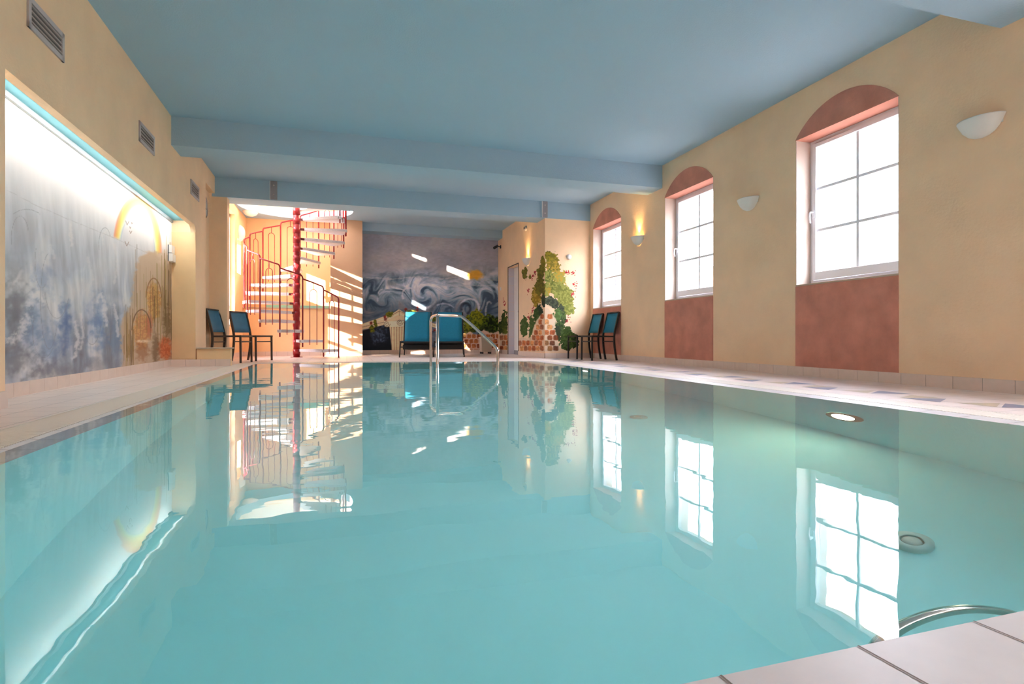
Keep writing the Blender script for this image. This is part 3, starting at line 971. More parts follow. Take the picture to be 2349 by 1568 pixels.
# ---- painting in the lit recess: pale sea, rainbow, reeds -----------
def recess_mural():
    ny, nz = 420, 330
    u = np.linspace(0, 1, ny)
    ys = 4.0 + (8.99 - 4.0) * u
    zs = np.linspace(.10, RZ + .04, nz)
    YY, ZZ = np.meshgrid(ys, zs, indexing='ij')
    XX = -2.0526 - .0393 * YY
    t = XX * s_ + YY * c_; r = XX * c_ - YY * s_
    PX = 1174.5 + F_ * r / t; PY = H_ - F_ * (ZZ - CAM_H) / t
    top = 210 + (PX - 12) * .788           # upper edge in the same frame
    base = 879 - (PX - 12) * .1466
    v = (PY - top) / (base - top)          # 0 top, 1 bottom
    c = Canvas(PX, PY, (225, 222, 224))
    V = v * 1000
    wx = YY * 2.2 + 1.6 * fbm(YY * 1.5, ZZ * 2.0, 3); wy = ZZ * 1.7 + 1.5 * fbm(YY * 1.4 + 5, ZZ * 1.8, 9)
    n = fbm(wx * 1.3, wy * 1.3, 12, 5)
    ramp = lambda vv, cs: np.stack([np.interp(vv, [k for k, _ in cs], [q[i] for _, q in cs]) for i in range(3)], -1)
    g = ramp(v, [(0, (238, 234, 232)), (.25, (226, 220, 220)), (.5, (204, 202, 206)), (.75, (176, 178, 186)), (1, (140, 138, 144))])
    sea = ramp(n, [(.26, (128, 124, 128)), (.40, (150, 156, 170)), (.50, (178, 182, 194)), (.60, (202, 202, 206)), (.74, (226, 220, 216))])
    k = (sst(.18, .95, v + (n - .5) * .3) * .8)[..., None]
    c.rgb = g * (1 - k) + sea * k
    br_ = fbm(YY * 16 + ZZ * 2, ZZ * 3.2, 61, 4) - .5
    c.rgb = c.rgb * (1 + br_[..., None] * .24 * sst(.15, .5, v)[..., None])
    # blue troughs
    for (x, y_, rx, ry, col, op) in ((150, 745, 14, 60, (62, 92, 150), .85), (222, 745, 20, 60, (70, 104, 160), .85),
                                     (110, 800, 30, 60, (92, 120, 164), .7), (70, 740, 22, 60, (96, 122, 160), .7), (265, 770, 16, 60, (96, 124, 160), .7),
                                     (100, 640, 26, 40, (112, 132, 172), .6), (35, 700, 34, 55, (104, 98, 102), .8), (30, 830, 60, 40, (98, 94, 100), .8),
                                     (120, 850, 60, 26, (110, 104, 108), .7), (235, 835, 44, 20, (116, 112, 120), .6), (30, 610, 26, 30, (150, 152, 158), .6)):
        c.blob(x, y_, rx * 1.15, ry * 1.1, tuple(np.array(col) * .8 + 36), None, .95, .9, 16, 5, op * .8)
    # foam crests
    for pts, wd, op in ((((22, 780), (40, 775), (55, 745), (62, 730)), 11, .95), (((66, 700), (76, 680), (86, 672), (98, 690)), 9, .95),
                        (((172, 738), (178, 780), (172, 815), (165, 822)), 5, .9), (((186, 720), (190, 770), (184, 800)), 4, .7),
                        (((160, 508), (163, 560)), 4.5, .85), (((222, 690), (230, 675), (238, 700), (243, 745)), 6, .9),
                        (((262, 700), (268, 740), (270, 770)), 4, .8), (((112, 590), (116, 565), (122, 590)), 5, .6),
                        (((70, 610), (76, 640), (84, 650)), 3.5, .7), (((30, 650), (50, 620)), 4, .6), (((200, 590), (212, 640)), 4, .5),
                        (((262, 560), (268, 600), (262, 650)), 4, .6), (((236, 560), (234, 540), (246, 526), (256, 545)), 3, .6)):
        c.stroke(pts, wd * 1.3, (230, 222, 220), op * .75, 1.0, wd * 2.0)
    # pencil-like curls
    for (cx_, cy_, rx, ry, a0, a1) in ((112, 690, 20, 110, 100, 330), (45, 545, 20, 50, 20, 200), (95, 600, 16, 60, 150, 300), (130, 640, 30, 90, 200, 330),
                                       (240, 560, 14, 38, 30, 200), (60, 510, 40, 30, 40, 140), (100, 760, 26, 60, 150, 320), (210, 700, 24, 90, 200, 330)):
        c.arc(cx_, cy_, rx, ry, a0, a1, 1.1, (140, 136, 140), .5, .9, 1, 1)
    c.stroke([(14, 435), (80, 470), (150, 500), (260, 545), (360, 590)], 1.0, (176, 168, 168), .45, .9, 1.5)
    # rainbow
    rad = np.sqrt(((PX - 314) / 58.0) ** 2 + ((PY - 582) / 140.0) ** 2)
    rb = ramp(rad, [(.66, (176, 176, 196)), (.70, (210, 214, 214)), (.74, (240, 236, 190)), (.80, (250, 222, 120)), (.88, (246, 186, 96)), (.95, (238, 156, 120)), (1.0, (240, 190, 176))])
    al = sst(.66, .70, rad) * (1 - sst(.95, 1.02, rad)) * (1 - sst(-6, 4, PY - (548 + (PX - 270) * .43)))
    c.mix(rb, al * .88)
    # birds
    BD = (146, 120, 106)
    for (x, y_, s) in ((291, 512, 6), (299, 533, 4), (290, 560, 7), (302, 512, 2.5), (298, 522, 2.5)):
        c.stroke([(x - s * .6, y_ - s), (x, y_ + s * .6), (x + s * .7, y_ - s * .8)], .9, BD, .85)
    # sandy ground, rocks and reeds at the right
    c.poly([(282, 872), (276, 740), (300, 700), (306, 640), (318, 590), (345, 575), (396, 590), (396, 830)], (206, 172, 140), .85, 10, 12)
    c.blob(380, 590, 22, 22, (222, 196, 176), None, .8, .7, 10, 8, .9)
    c.blob(352, 690, 18, 50, (216, 168, 104), (196, 140, 88), .35, .4, 8, 10, 1)
    c.blob(324, 760, 22, 48, (214, 160, 104), (200, 140, 96), .3, .4, 8, 12, 1)
    c.blob(341, 745, 10, 34, (196, 112, 82), None, .6, .5, 8, 13, .7)
    c.blob(325, 782, 17, 4, (236, 208, 172), None, .5, .6, 6, 14, .9)
    c.blob(326, 805, 18, 26, (158, 104, 70), None, .6, .6, 6, 15, .6)
    c.blob(378, 800, 18, 30, (196, 96, 58), (214, 120, 76), .5, .5, 8, 16, .95)
    c.arc(352, 690, 18, 52, 10, 170, 2, (150, 106, 70), .8)
    c.arc(324, 760, 22, 50, 10, 175, 2.2, (120, 84, 62), .8)
    r0 = np.random.default_rng(5)
    for k_ in range(110):
        x = r0.choice([r0.uniform(283, 306), r0.uniform(350, 396), r0.uniform(308, 396)])
        y1_ = r0.uniform(700, 850 if x < 305 else 800); y0_ = y1_ - r0.uniform(60, 170)
        if x < 308: y0_ = r0.uniform(690, 790) + (x - 283) * 0.6; y1_ = r0.uniform(800, 858)
        col = [(124, 92, 54), (98, 74, 48), (170, 132, 78), (150, 128, 66)][k_ % 4]
        c.stroke([(x, y1_), (x + r0.uniform(-2, 2), y0_)], r0.uniform(.7, 1.3), col, r0.uniform(.35, .8), 1)
    c.blob(384, 740, 12, 46, (120, 92, 58), None, .7, .6, 6, 18, .7)
    c.blob(357, 800, 10, 40, (112, 82, 54), None, .7, .6, 6, 19, .6)
    pos = np.stack([XX + .003, YY, ZZ], -1)
    o = grid_object('mural', pos, c.rgb, None, 1.05)
    tag(o, 'wide pale wall painting of waves and a rainbow in the lit left recess', 'mural')
recess_mural()

# ---- painted tree and brick ruin around the alcove corner -----------
def tree_mural():
    root = empty('mural', (XA, YA, 0))
    tag(root, 'painted tree and brick ruin wrapping round the alcove corner beside the chairs', 'mural')
    def P(x, y_): return 1130 + x / 5.6, 560 + y_ / 5.6
    r0 = np.random.default_rng(9)
    flowers = [(960, 365), (1035, 360), (1060, 515), (1045, 645), (970, 965), (515, 410), (550, 370), (460, 600), (150, 750), (510, 850), (460, 930)]
    def paint(PX, PY, side):
        c = Canvas(PX, PY)
        def b(x, y_, rx, ry, c1, c2, e=.25, nz=.75, sd=1):
            if (x < 667) != side and abs(x - 667) > 45: return
            X_, Y_ = P(x, y_); c.blob(X_, Y_, rx / 5.6, ry / 5.6, c1, c2, e, nz, 5.5, sd)
        OL, OC, LM, DG, GR = (128, 120, 40), (196, 162, 62), (164, 164, 82), (58, 64, 50), (88, 108, 54)
        for a in [(750, 170, 100, 80, OL, (166, 150, 44)), (790, 280, 105, 95, OC, (134, 122, 44)), (725, 420, 85, 100, LM, (104, 112, 48)),
                  (860, 430, 95, 95, LM, OC), (790, 560, 140, 90, LM, (110, 118, 50)), (900, 610, 135, 95, LM, (122, 126, 56)),
                  (940, 720, 110, 110, LM, (128, 130, 56)), (970, 840, 85, 85, LM, (120, 126, 54)), (700, 600, 60, 70, OC, LM),
                  (648, 250, 36, 130, OL, (150, 134, 44)), (612, 400, 48, 130, OL, (96, 92, 34)), (560, 660, 66, 150, OC, (150, 122, 34)),
                  (600, 560, 60, 110, OL, (112, 100, 34)), (640, 560, 40, 110, OL, (104, 96, 40))]:
            b(*a, sd=int(a[0]) % 17)
        for a in [(716, 715, 75, 62, DG, (90, 98, 74)), (790, 760, 66, 60, DG, (86, 92, 70)), (870, 830, 56, 70, DG, (76, 84, 62)),
                  (652, 730, 26, 100, DG, (50, 64, 34)), (600, 850, 62, 80, (46, 62, 34), DG), (560, 930, 42, 100, GR, (60, 84, 36)),
                  (850, 900, 66, 80, GR, (104, 134, 72)), (912, 950, 40, 90, (48, 62, 40), GR), (860, 1060, 66, 110, GR, (52, 70, 40)),
                  (930, 1150, 105, 110, GR, (66, 86, 34)), (1010, 1230, 88, 110, (96, 118, 44), (60, 76, 30)), (950, 1300, 90, 70, GR, (62, 80, 32)),
                  (1060, 1240, 50, 90, (70, 88, 36), (44, 54, 24)), (835, 1140, 48, 100, DG, (60, 72, 42)),
                  (405, 1060, 60, 140, GR, (74, 96, 38)), (500, 1040, 36, 120, GR, (70, 92, 36)), (482, 1200, 16, 120, (72, 92, 40), GR),
                  (150, 1010, 42, 150, (84, 96, 32), (54, 66, 24)), (100, 1060, 40, 90, (70, 84, 28), (40, 52, 20)), (160, 1110, 36, 80, (104, 110, 36), (66, 76, 28)),
                  (415, 370, 38, 78, OL, (100, 96, 30)), (480, 415, 14, 30, OL, (100, 96, 30))]:
            b(*a, sd=int(a[0]) % 13 + 3)
        # bricks
        MO = (240, 212, 180)
        if side:
            pts = [P(*p) for p in ((345, 1380), (335, 1200), (440, 1210), (500, 1180), (520, 1080), (560, 1000), (600, 920), (640, 900), (668, 830), (668, 1380))]
            a_ = c.poly(pts, MO, .9, 2, 3)
            pts2 = [P(*p) for p in ((90, 1350), (95, 1150), (195, 1150), (195, 1350))]
            c.poly(pts2, MO, .85, 2, 3)
        else:
            pts = [P(*p) for p in ((664, 1375), (664, 825), (720, 820), (760, 890), (815, 960), (795, 1080), (830, 1200), (860, 1370))]
            a_ = c.poly(pts, MO, .9, 2, 3)
        rows = 8
        for j in range(rows):
            yb = 850 + j * 68
            for i in range(12):
                if side: bx = 90 + i * 52 + (24 if j % 2 else 0); hwid_ = 23
                else: bx = 690 + i * 76 - (30 if j % 2 else 0); hwid_ = 34
                if side and bx > 655: continue
                if (not side) and (bx > 850 or bx < 668): continue
                def inside(px, py):
                    if side:
                        if px < 200: return py > 1160 and px > 95
                        return py > (1215 if px < 500 else 1215 - (px - 500) * 2.3) and px > 340
                    return py > 850 and px < 730 + (py - 850) * .26
                if not inside(bx, yb): continue
                X_, Y_ = P(bx, yb + 10)
                cc = [(186, 104, 58), (166, 84, 46), (202, 138, 84), (150, 90, 60)][(i * 5 + j * 3) % 4]
                if not side and yb > 1150: cc = tuple(np.array(cc) * .75)
                c.blob(X_, Y_, (hwid_ + 3) / 5.6, 35 / 5.6, cc, tuple(np.clip(np.array(cc) * 1.22, 0, 255)), .3, .22, 5, 3 + i, .95, 4)
        for fx, fy in flowers:
            if (fx < 667) != side: continue
            for _ in range(14):
                X_, Y_ = P(fx + r0.normal(0, 17 if not side else 10), fy + r0.normal(0, 20))
                c.blob(X_, Y_, 1.0 if side else 1.25, 1.3, (196, 50, 60), None, .3, 0, 4, 1, 1.0)
        return c
    # side wall (faces -X): split around the door
    for (ya, yb_) in ((YA - .006, DY0 - .03), (DY1 + .03, YF - .01)):
        ny = int((yb_ - ya) / .0135); nz = 250
        YY, ZZ = np.meshgrid(np.linspace(ya, yb_, ny), np.linspace(.105, 2.45, nz), indexing='ij')
        XX = np.full_like(YY, XA - .004)
        t = XX * s_ + YY * c_; r = XX * c_ - YY * s_
        c = paint(1174.5 + F_ * r / t, H_ - F_ * (ZZ - CAM_H) / t, True)
        grid_object('side_wall_painting', np.stack([XX, YY, ZZ], -1) - np.array((XA, YA, 0)), c.rgb, c.a, .86, root)
    nx = 150; nz = 280
    XX, ZZ = np.meshgrid(np.linspace(XA - .004, XR - .02, nx), np.linspace(.105, 2.45, nz), indexing='ij')
    YY = np.full_like(XX, YA - .004)
    t = XX * s_ + YY * c_; r = XX * c_ - YY * s_
    c = paint(1174.5 + F_ * r / t, H_ - F_ * (ZZ - CAM_H) / t, False)
    grid_object('front_wall_painting', np.stack([XX, YY, ZZ], -1) - np.array((XA, YA, 0)), c.rgb, c.a, .86, root)
tree_mural()

# ================================================================ SPIRAL STAIRCASE
def spiral():
    root = empty('spiral_staircase', (SC.x, SC.y, 0))
    tag(root, 'red metal spiral staircase with pale treads in the sunlit stairwell', 'staircase')
    A0, DA = math.radians(-31.44), math.radians(-23.8158)
    def ang(k): return A0 + DA * k
    def pol(r, a, z): return (r * math.cos(a), r * math.sin(a), z)
    RISE, Z1 = .193, .175
    m = MB().tube([(0, 0, 0), (0, 0, 4.2)], .064, 24)
    m.build('pole', REDM, root)
    m = MB().lathe([(.001, .012), (.12, .012), (.12, 0)], 28); m.build('base_plate', REDM, root)
    for n in range(1, 17):
        zt = Z1 + RISE * (n - 1)
        a0, a1 = ang(n - 1) + .03, ang(n) - .06
        am = (a0 + a1) / 2
        pts = []
        for rr_, half_w in ((.15, .055), (.30, None)):
            pass
        o1 = Vector(pol(SR - .005, a0, 0)).xy; o2 = Vector(pol(SR - .005, a1, 0)).xy
        om = Vector(pol(SR + .01, am, 0)).xy
        dirm = Vector((math.cos(am), math.sin(am))); per = Vector((-dirm.y, dirm.x))
        i1 = dirm * .15 + per * .06; i2 = dirm * .15 - per * .06
        poly = [tuple(i2), tuple(i1), tuple(o1), tuple(om), tuple(o2)]
        ii = [tuple(i2), tuple(i1)]
        m = MB().prism([tuple(i1), tuple(o1), tuple(om), tuple(o2), tuple(i2)], zt - .055, zt)
        t = m.build('tread', TREAD, root, .004)
        m = MB().tube([(0, 0, zt - .12), (0, 0, zt + .0)], .073, 24); m.build('sleeve', REDM, t)
        m = MB().beam(tuple(dirm * .05) + (zt - .03,), tuple(dirm * .19) + (zt - .03,), .05, .045); m.build('bracket', DARKRED, t)
    r_post, r_bal = .0145, .0065
    for k in range(0, 17):
        a = ang(k); R = SR + .012
        zt_k = Z1 + RISE * (k - 1)
        zb = 0.0 if k == 0 else zt_k - .14
        ze = 1.225 + RISE * k
        zj = ze + .115
        p0 = Vector(pol(R, a, zb)); a2 = ang(k + 1)
        pts = [p0, Vector(pol(R, a, ze - .075))]
        # elbow then rail following the arc to the next post
        nseg = 8
        for j in range(1, 5):
            q = j / 4 * math.pi / 2
            da = (DA * .13) * (1 - math.cos(q))
            pts.append(Vector(pol(R, a + da, ze - .075 + .075 * math.sin(q))))
        for j in range(1, nseg + 1):
            f = .13 + (1 - .13) * j / nseg
            pts.append(Vector(pol(R, a + DA * f, ze + (zj - ze) * (j / nseg))))
        if k == 16: pts = pts[:6]
        m = MB().tube(pts, r_post, 10)
        po = m.build('rail_post', REDM, root)
        if k > 0:
            MB().lathe([(.012, -.03), (.026, -.028), (.026, .028), (.012, .03)], 12, 'z', pol(R, a, zt_k - .03)).build('clip', CLIP, po)
        if k == 16: break
        # arched pair of balusters with a stem
        zt_n = Z1 + RISE * k
        aa, ab = a + DA * .34, a + DA * .68
        zbot = zt_n - .10
        ztop = ze + .115 * .5 - .14
        am = (aa + ab) / 2; hw_ = abs(ab - aa) / 2
        pts = [Vector(pol(R, aa, zbot)), Vector(pol(R, aa, ztop - .06))]
        for j in range(1, 12):
            q = math.pi * j / 12
            pts.append(Vector(pol(R, am + (aa - am) * math.cos(q), ztop - .06 + .06 * math.sin(q))))
        pts += [Vector(pol(R, ab, ztop - .06)), Vector(pol(R, ab, zbot))]
        m = MB().tube(pts, r_bal, 8)
        m.tube([Vector(pol(R, am, ztop)), Vector(pol(R, am, ztop + .14))], r_bal, 8)
        m.build('baluster', REDM, root)
    return root
spiral()

# ================================================================ FURNITURE
def make_chair(fab, frame, label):
    """stacking chair, seat faces +X, origin on the floor at the centre"""
    e = empty('chair')
    tag(e, label, 'chair')
    hw, dp = .215, .22
    for s in (-1, 1):
        m = MB().beam((dp, s * hw, .0), (dp - .005, s * hw, .44), .026, .030, (1, 0, 0)); m.build('leg', frame, e, .004)
        m = MB()
        pts = [(-dp - .05, s * hw, 0), (-dp - .01, s * hw, .22), (-dp + .0, s * hw, .44), (-dp - .035, s * hw, .62), (-dp - .10, s * hw, .87)]
        # smooth the bent rear leg / back upright
        P = []
        for i in range(len(pts) - 1):
            for t in (0, .25, .5, .75):
                a, b = Vector(pts[i]), Vector(pts[i + 1])
                p = Vector(pts[max(i - 1, 0)]); q = Vector(pts[min(i + 2, len(pts) - 1)])
                P.append(.5 * ((2 * a) + (b - p) * t + (2 * p - 5 * a + 4 * b - q) * t * t + (3 * a - p - 3 * b + q) * t ** 3))
        P.append(Vector(pts[-1]))
        for a, b in zip(P, P[1:]): m.beam(a, b, .026, .032, (1, 0, 0))
        m.build('leg', frame, e)
    m = MB()
    for s in (-1, 1): m.beam((-dp, s * hw, .43), (dp + .012, s * hw, .435), .024, .028)
    m.beam((dp, -hw, .435), (dp, hw, .435), .024, .028).beam((-dp + .01, -hw, .43), (-dp + .01, hw, .43), .024, .028)
    m.build('seat_frame', frame, e)
    MB().beam((-dp + .01, 0, .437), (dp, 0, .443), hw * 2 - .01, .010).build('seat', SEATF, e)
    for xx in (dp - .005, -dp):
        MB().beam((xx, -hw, .34), (xx, hw, .34), .016, .018).build('stretcher', frame, e)
    # slightly curved fabric backrest
    m = MB()
    n = 8; rows = [(-.222, .50), (-.246, .58), (-.272, .68), (-.303, .79), (-.318, .852)]
    vs = []
    for (x, z) in rows:
        vs.append([m.bm.verts.new((x - .022 * (1 - (2 * k / n - 1) ** 2), -hw + 2 * hw * k / n, z)) for k in range(n + 1)])
    for a, b in zip(vs, vs[1:]):
        for k in range(n):
            f = m.bm.faces.new([a[k], a[k + 1], b[k + 1], b[k]]); f.smooth = True
    o = m.build('backrest', fab, e)
    md = o.modifiers.new('thick', 'SOLIDIFY'); md.thickness = .008
    m = MB().tube([(-.318, -hw, .865), (-.332, -hw * .5, .868), (-.338, 0, .869), (-.332, hw * .5, .868), (-.318, hw, .865)], .014, 8)
    m.build('top_rail', frame, e)
    return e
c1 = make_chair(BLUEG, HAZEDM, 'faded blue mesh chair half hidden behind the low parapet, against the clock wall')
c1.location = (-1.80, 10.02, 0); c1.rotation_euler.z = math.radians(-13)
c1['group'] = 'mesh chairs by the stairwell'
c2 = copy_tree(c1); c2.location = (-1.60, 10.76, 0); c2.rotation_euler.z = math.radians(-29)
c2['label'] = 'faded blue mesh chair standing in front of the sunlit stairwell, nearer the spiral stairs'
c3 = make_chair(BLUEF, BLACKM, 'teal mesh chair below the far window, the one touching the painted corner')
c3.location = (4.385, 9.86, 0); c3.rotation_euler.z = math.pi
c3['group'] = 'teal mesh chairs against the right wall'
c4 = copy_tree(c3); c4.location = (4.38, 9.20, 0); c4.rotation_euler.z = math.pi + .02
c4['label'] = 'teal mesh chair against the right wall, the one closer to the camera'

def make_lounger(label):
    """lounger seen from the foot end; foot at y=0, head towards +Y"""
    e = empty('sun_lounger')
    tag(e, label, 'sun lounger', 'sun loungers in front of the far painting')
    hw = .30; L = 1.86; zt = .325
    for (x, y_) in ((-hw, .03), (hw, .03), (-hw, L - .2), (hw, L - .2)):
        s = -1 if y_ < .5 else 1
        MB().beam((x + (.02 if x > 0 else -.02), y_, 0), (x, y_, zt - .01), .026, .03, (0, 1, 0)).build('leg', BLACKM, e, .004)
    m = MB()
    for s in (-1, 1): m.beam((s * hw, 0, zt - .01), (s * hw, L, zt - .01), .028, .04)
    m.beam((-hw, 0.015, zt - .012), (hw, .015, zt - .012), .028, .036).beam((-hw, L - .02, zt - .012), (hw, L - .02, zt - .012), .028, .036)
    m.beam((-hw, .03, .215), (-hw + .09, .03, .215), .016, .02)
    m.build('frame', BLACKM, e)
    m = MB()
    m.beam((-hw + .01, .62, .20), (hw - .01, .62, .20), .03, .10).beam((-hw, 1.0, .235), (hw, 1.0, .235), .03, .11)
    m.build('lower_frame', BLACKM, e)
    m = MB()
    m.hexa([(-hw + .02, 0.01, zt - .004), (hw - .02, .01, zt - .004), (hw - .02, 1.18, zt - .02), (-hw + .02, 1.18, zt - .02)],
           [(-hw + .02, 0.01, zt + .012), (hw - .02, .01, zt + .012), (hw - .02, 1.18, zt - .008), (-hw + .02, 1.18, zt - .008)])
    m.build('seat', BLUEF, e)
    m = MB(); n = 6
    prof = [(1.18, zt), (1.24, zt + .10), (1.40, zt + .35), (1.55, zt + .56), (1.66, zt + .675)]
    vs = [[m.bm.verts.new((-hw + .015 + (2 * hw - .03) * k / n, y_, z)) for k in range(n + 1)] for y_, z in prof]
    for a, b in zip(vs, vs[1:]):
        for k in range(n):
            f = m.bm.faces.new([a[k], a[k + 1], b[k + 1], b[k]]); f.smooth = True
    o = m.build('backrest', BLUEF, e)
    md = o.modifiers.new('thick', 'SOLIDIFY'); md.thickness = .008
    m = MB()
    for s in (-1, 1):
        for a, b in zip(prof, prof[1:]): m.beam((s * hw, a[0] + .01, a[1]), (s * hw, b[0] + .01, b[1]), .022, .026, (1, 0, 0))
        m.beam((s * (hw - .03), 1.45, zt + .40), (s * (hw - .03), 1.72, zt), .016, .016)
    m.beam((-hw, 1.672, zt + .675), (hw, 1.672, zt + .675), .02, .022)
    m.build('backrest_frame', BLACKM, e)
    return e
l1 = make_lounger('teal sun lounger with sun patches on its raised back, left of the steel handrail')
l1.location = (1.345, 11.42, 0); l1.rotation_euler.z = math.radians(-9)
l2 = copy_tree(l1); l2.location = (2.04, 11.42, 0); l2.rotation_euler.z = math.radians(-11)
l2['label'] = 'teal sun lounger half behind the steel handrail, nearer the painted bushes'

# planter box in the far corner
e = empty('planter_box', (3.33, 13.45, 0))
tag(e, 'small beige box planter on dark feet in the far right corner', 'planter')
m = MB(); m.hexa([(-.125, -.12, .05), (.125, -.12, .05), (.125, .12, .05), (-.125, .12, .05)], [(-.14, -.13, .40), (.14, -.13, .40), (.14, .13, .40), (-.14, .13, .40)])
m.build('box_body', mat('beige_plastic', (196, 176, 156), .6), e, .008)
MB().box(-.15, .15, -.14, .14, .39, .42).build('rim', mat('beige_rim', (210, 190, 168), .6), e, .004)
for sx in (-1, 1):
    for sy in (-1, 1):
        MB().box(sx * .10 - .02, sx * .10 + .02, sy * .09 - .02, sy * .09 + .02, 0, .05).build('foot', DARK, e)

# ================================================================ WALL LAMPS
def sconce(loc, normal_deg, lit, label):
    """half-bowl uplight, flat side on the wall; local +X points out of the wall"""
    e = empty('wall_lamp', loc, math.radians(normal_deg))
    tag(e, label, 'wall lamp', 'half-bowl wall lamps')
    R = .165; Hh = .145
    prof = [(.0005, -Hh - .001), (.012, -Hh), (.05, -Hh + .006), (.09, -Hh + .026), (.125, -Hh + .062), (.150, -Hh + .105), (R, -.008), (R, 0), (R - .010, 0), (R - .013, -.01),
            (.138, -Hh + .11), (.10, -Hh + .06), (.05, -Hh + .03)]
    n = 24
    m = MB()
    rings = []
    for r, h in prof:
        rings.append([m.bm.verts.new((.004 + .78 * r * math.cos(-math.pi / 2 + math.pi * k / n), r * 1.0 * math.sin(-math.pi / 2 + math.pi * k / n), h)) for k in range(n + 1)])
    for a, b in zip(rings, rings[1:]):
        for k in range(n):
            f = m.bm.faces.new([a[k], a[k + 1], b[k + 1], b[k]]); f.smooth = True
    m.build('bowl', LAMPW, e)
    MB().box(0, .006, -R + .02, R - .02, -.07, -.01).build('back_plate', LAMPW, e)
    if lit:
        gl = mat('warm_lamp_glow', (255, 210, 130), emit=(255, 196, 110), estr=45)
        MB().tube([(.05, -.05, -.035), (.05, .05, -.035)], .012, 10).build('bulb', gl, e)
        d = bpy.data.lights.new('lamp_light', 'SPOT'); d.energy = 14; d.color = (1, .62, .25); d.spot_size = math.radians(80); d.spot_blend = 1.0; d.shadow_soft_size = .02
        o = bpy.data.objects.new('lamp_light', d); C.objects.link(o); o.parent = e; o.location = (.055, 0, .01)
        o.rotation_euler = (math.pi, 0, 0)
sconce((XR, 3.067, 2.11), 180, False, 'unlit white half-bowl wall lamp, nearest the camera at the far right')
sconce((XR, 5.65, 2.11), 180, False, 'unlit white half-bowl wall lamp between the two nearer windows')
sconce((XR, 8.32, 2.11), 180, True, 'lit half-bowl wall lamp on the right wall between the two farther windows')
sconce((XA, 11.34, 2.11), 180, True, 'lit half-bowl wall lamp above the painted tree beside the white door')

# ================================================================ AIR VENTS
def vent(yc, zc_, wd, hg, label):
    e = empty('air_vent', (xl(yc), yc, zc_), math.atan(0.0273))
    tag(e, label, 'vent', 'air vents on the left wall')
    m = MB(); b = .035
    m.box(0, .012, -wd / 2, wd / 2, -hg / 2, -hg / 2 + b).box(0, .012, -wd / 2, wd / 2, hg / 2 - b, hg / 2)
    m.box(0, .012, -wd / 2, -wd / 2 + b, -hg / 2, hg / 2).box(0, .012, wd / 2 - b, wd / 2, -hg / 2, hg / 2)
    m.build('vent_frame', VENTF, e)
    MB().box(.0005, .002, -wd / 2 + b, wd / 2 - b, -hg / 2 + b, hg / 2 - b).build('backing', VENTD, e)
    n = 4
    for k in range(n):
        z = -hg / 2 + b + (hg - 2 * b) * (k + .5) / n
        m = MB(); m.beam((.006, -wd / 2 + b, z), (.006, wd / 2 - b, z), .010, .012)
        m.build('slat', mat('vent_slat', (176, 158, 148), .5), e)
vent(4.50, 2.50, .50, .205, 'grey slatted air vent nearest the camera, in the top left corner')
vent(6.66, 2.50, .50, .205, 'grey slatted air vent over the middle of the left recess')
vent(8.83, 2.50, .50, .205, 'grey slatted air vent farthest along the left wall, by the beam')

# ================================================================ SMALL FITTINGS
# clock in the niche
e = empty('wall_clock', (-2.20, 9.88, 2.50))
tag(e, 'round metal-rimmed wall clock seen almost edge-on beside the left pier', 'clock')
prof = [(.150, 0), (.168, .004), (.175, .02), (.170, .036), (.155, .04), (.150, .03)]
m = MB().lathe(prof, 32, 'x'); m.build('rim', mat('clock_rim', (224, 196, 176), .25, metal=.6), e)
m = MB().lathe([(.152, .026), (.001, .026)], 32, 'x'); m.build('clock_face', mat('clock_face', (206, 196, 186), .5), e)
m = MB().beam((.03, 0, 0), (.03, .0, .10), .008, .004, (1, 0, 0)); m.beam((.031, 0, 0), (.031, .06, -.03), .008, .004, (1, 0, 0)); m.build('clock_hands', DARK, e)
# half round shell light lower in the niche
e = empty('round_wall_fitting', (-2.20, 9.72, 1.08))
tag(e, 'small white domed wall fitting below the clock, above the parapet chair', 'wall fitting')
MB().lathe([(.09, 0), (.088, .02), (.06, .055), (.001, .07)], 24, 'x').build('dome', WHITEP, e)
MB().lathe([(.095, 0), (.095, .008), (.085, .008)], 24, 'x').build('back_ring', WHITEP, e)
# control box in the recess
yc = 8.86
e = empty('control_box', (xb(yc), yc, 1.60), math.atan(.0393))
tag(e, 'white two-part control box at the far end of the rainbow painting', 'control box')
MB().box(0, .05, -.085, .085, .0, .11).build('upper_case', WHITEP, e, .004)
MB().box(0, .06, -.09, .09, -.12, -.008).build('lower_case', WHITEP, e, .006)
MB().box(0.0, .012, -.096, -.0905, -.12, .11).build('dark_edge', DARK, e)
# ceiling dome and round wall lamp in the stairwell
p = on_y(575, 490, 12.9)
e = empty('dome_ceiling_lamp', (p.x, 12.9, ZC))
tag(e, 'white glass dome lamp on the stairwell ceiling', 'ceiling lamp')
OP = mat('opal_glass', (246, 240, 232), .3)
MB().lathe([(.150, 0), (.146, -.03), (.11, -.075), (.06, -.10), (.001, -.108)], 28).build('dome', OP, e)
MB().lathe([(.158, 0), (.158, -.014), (.145, -.014)], 28).build('ring', WHITEP, e)
e = empty('round_wall_lamp', (WLX, 12.88, 2.62))
tag(e, 'white round lamp high on the left wall of the stairwell', 'wall lamp')
MB().lathe([(.17, 0), (.165, .03), (.12, .075), (.06, .095), (.001, .10)], 28, 'x').build('dome', OP, e)
MB().lathe([(.18, 0), (.18, .014), (.165, .014)], 28, 'x').build('ring', WHITEP, e)
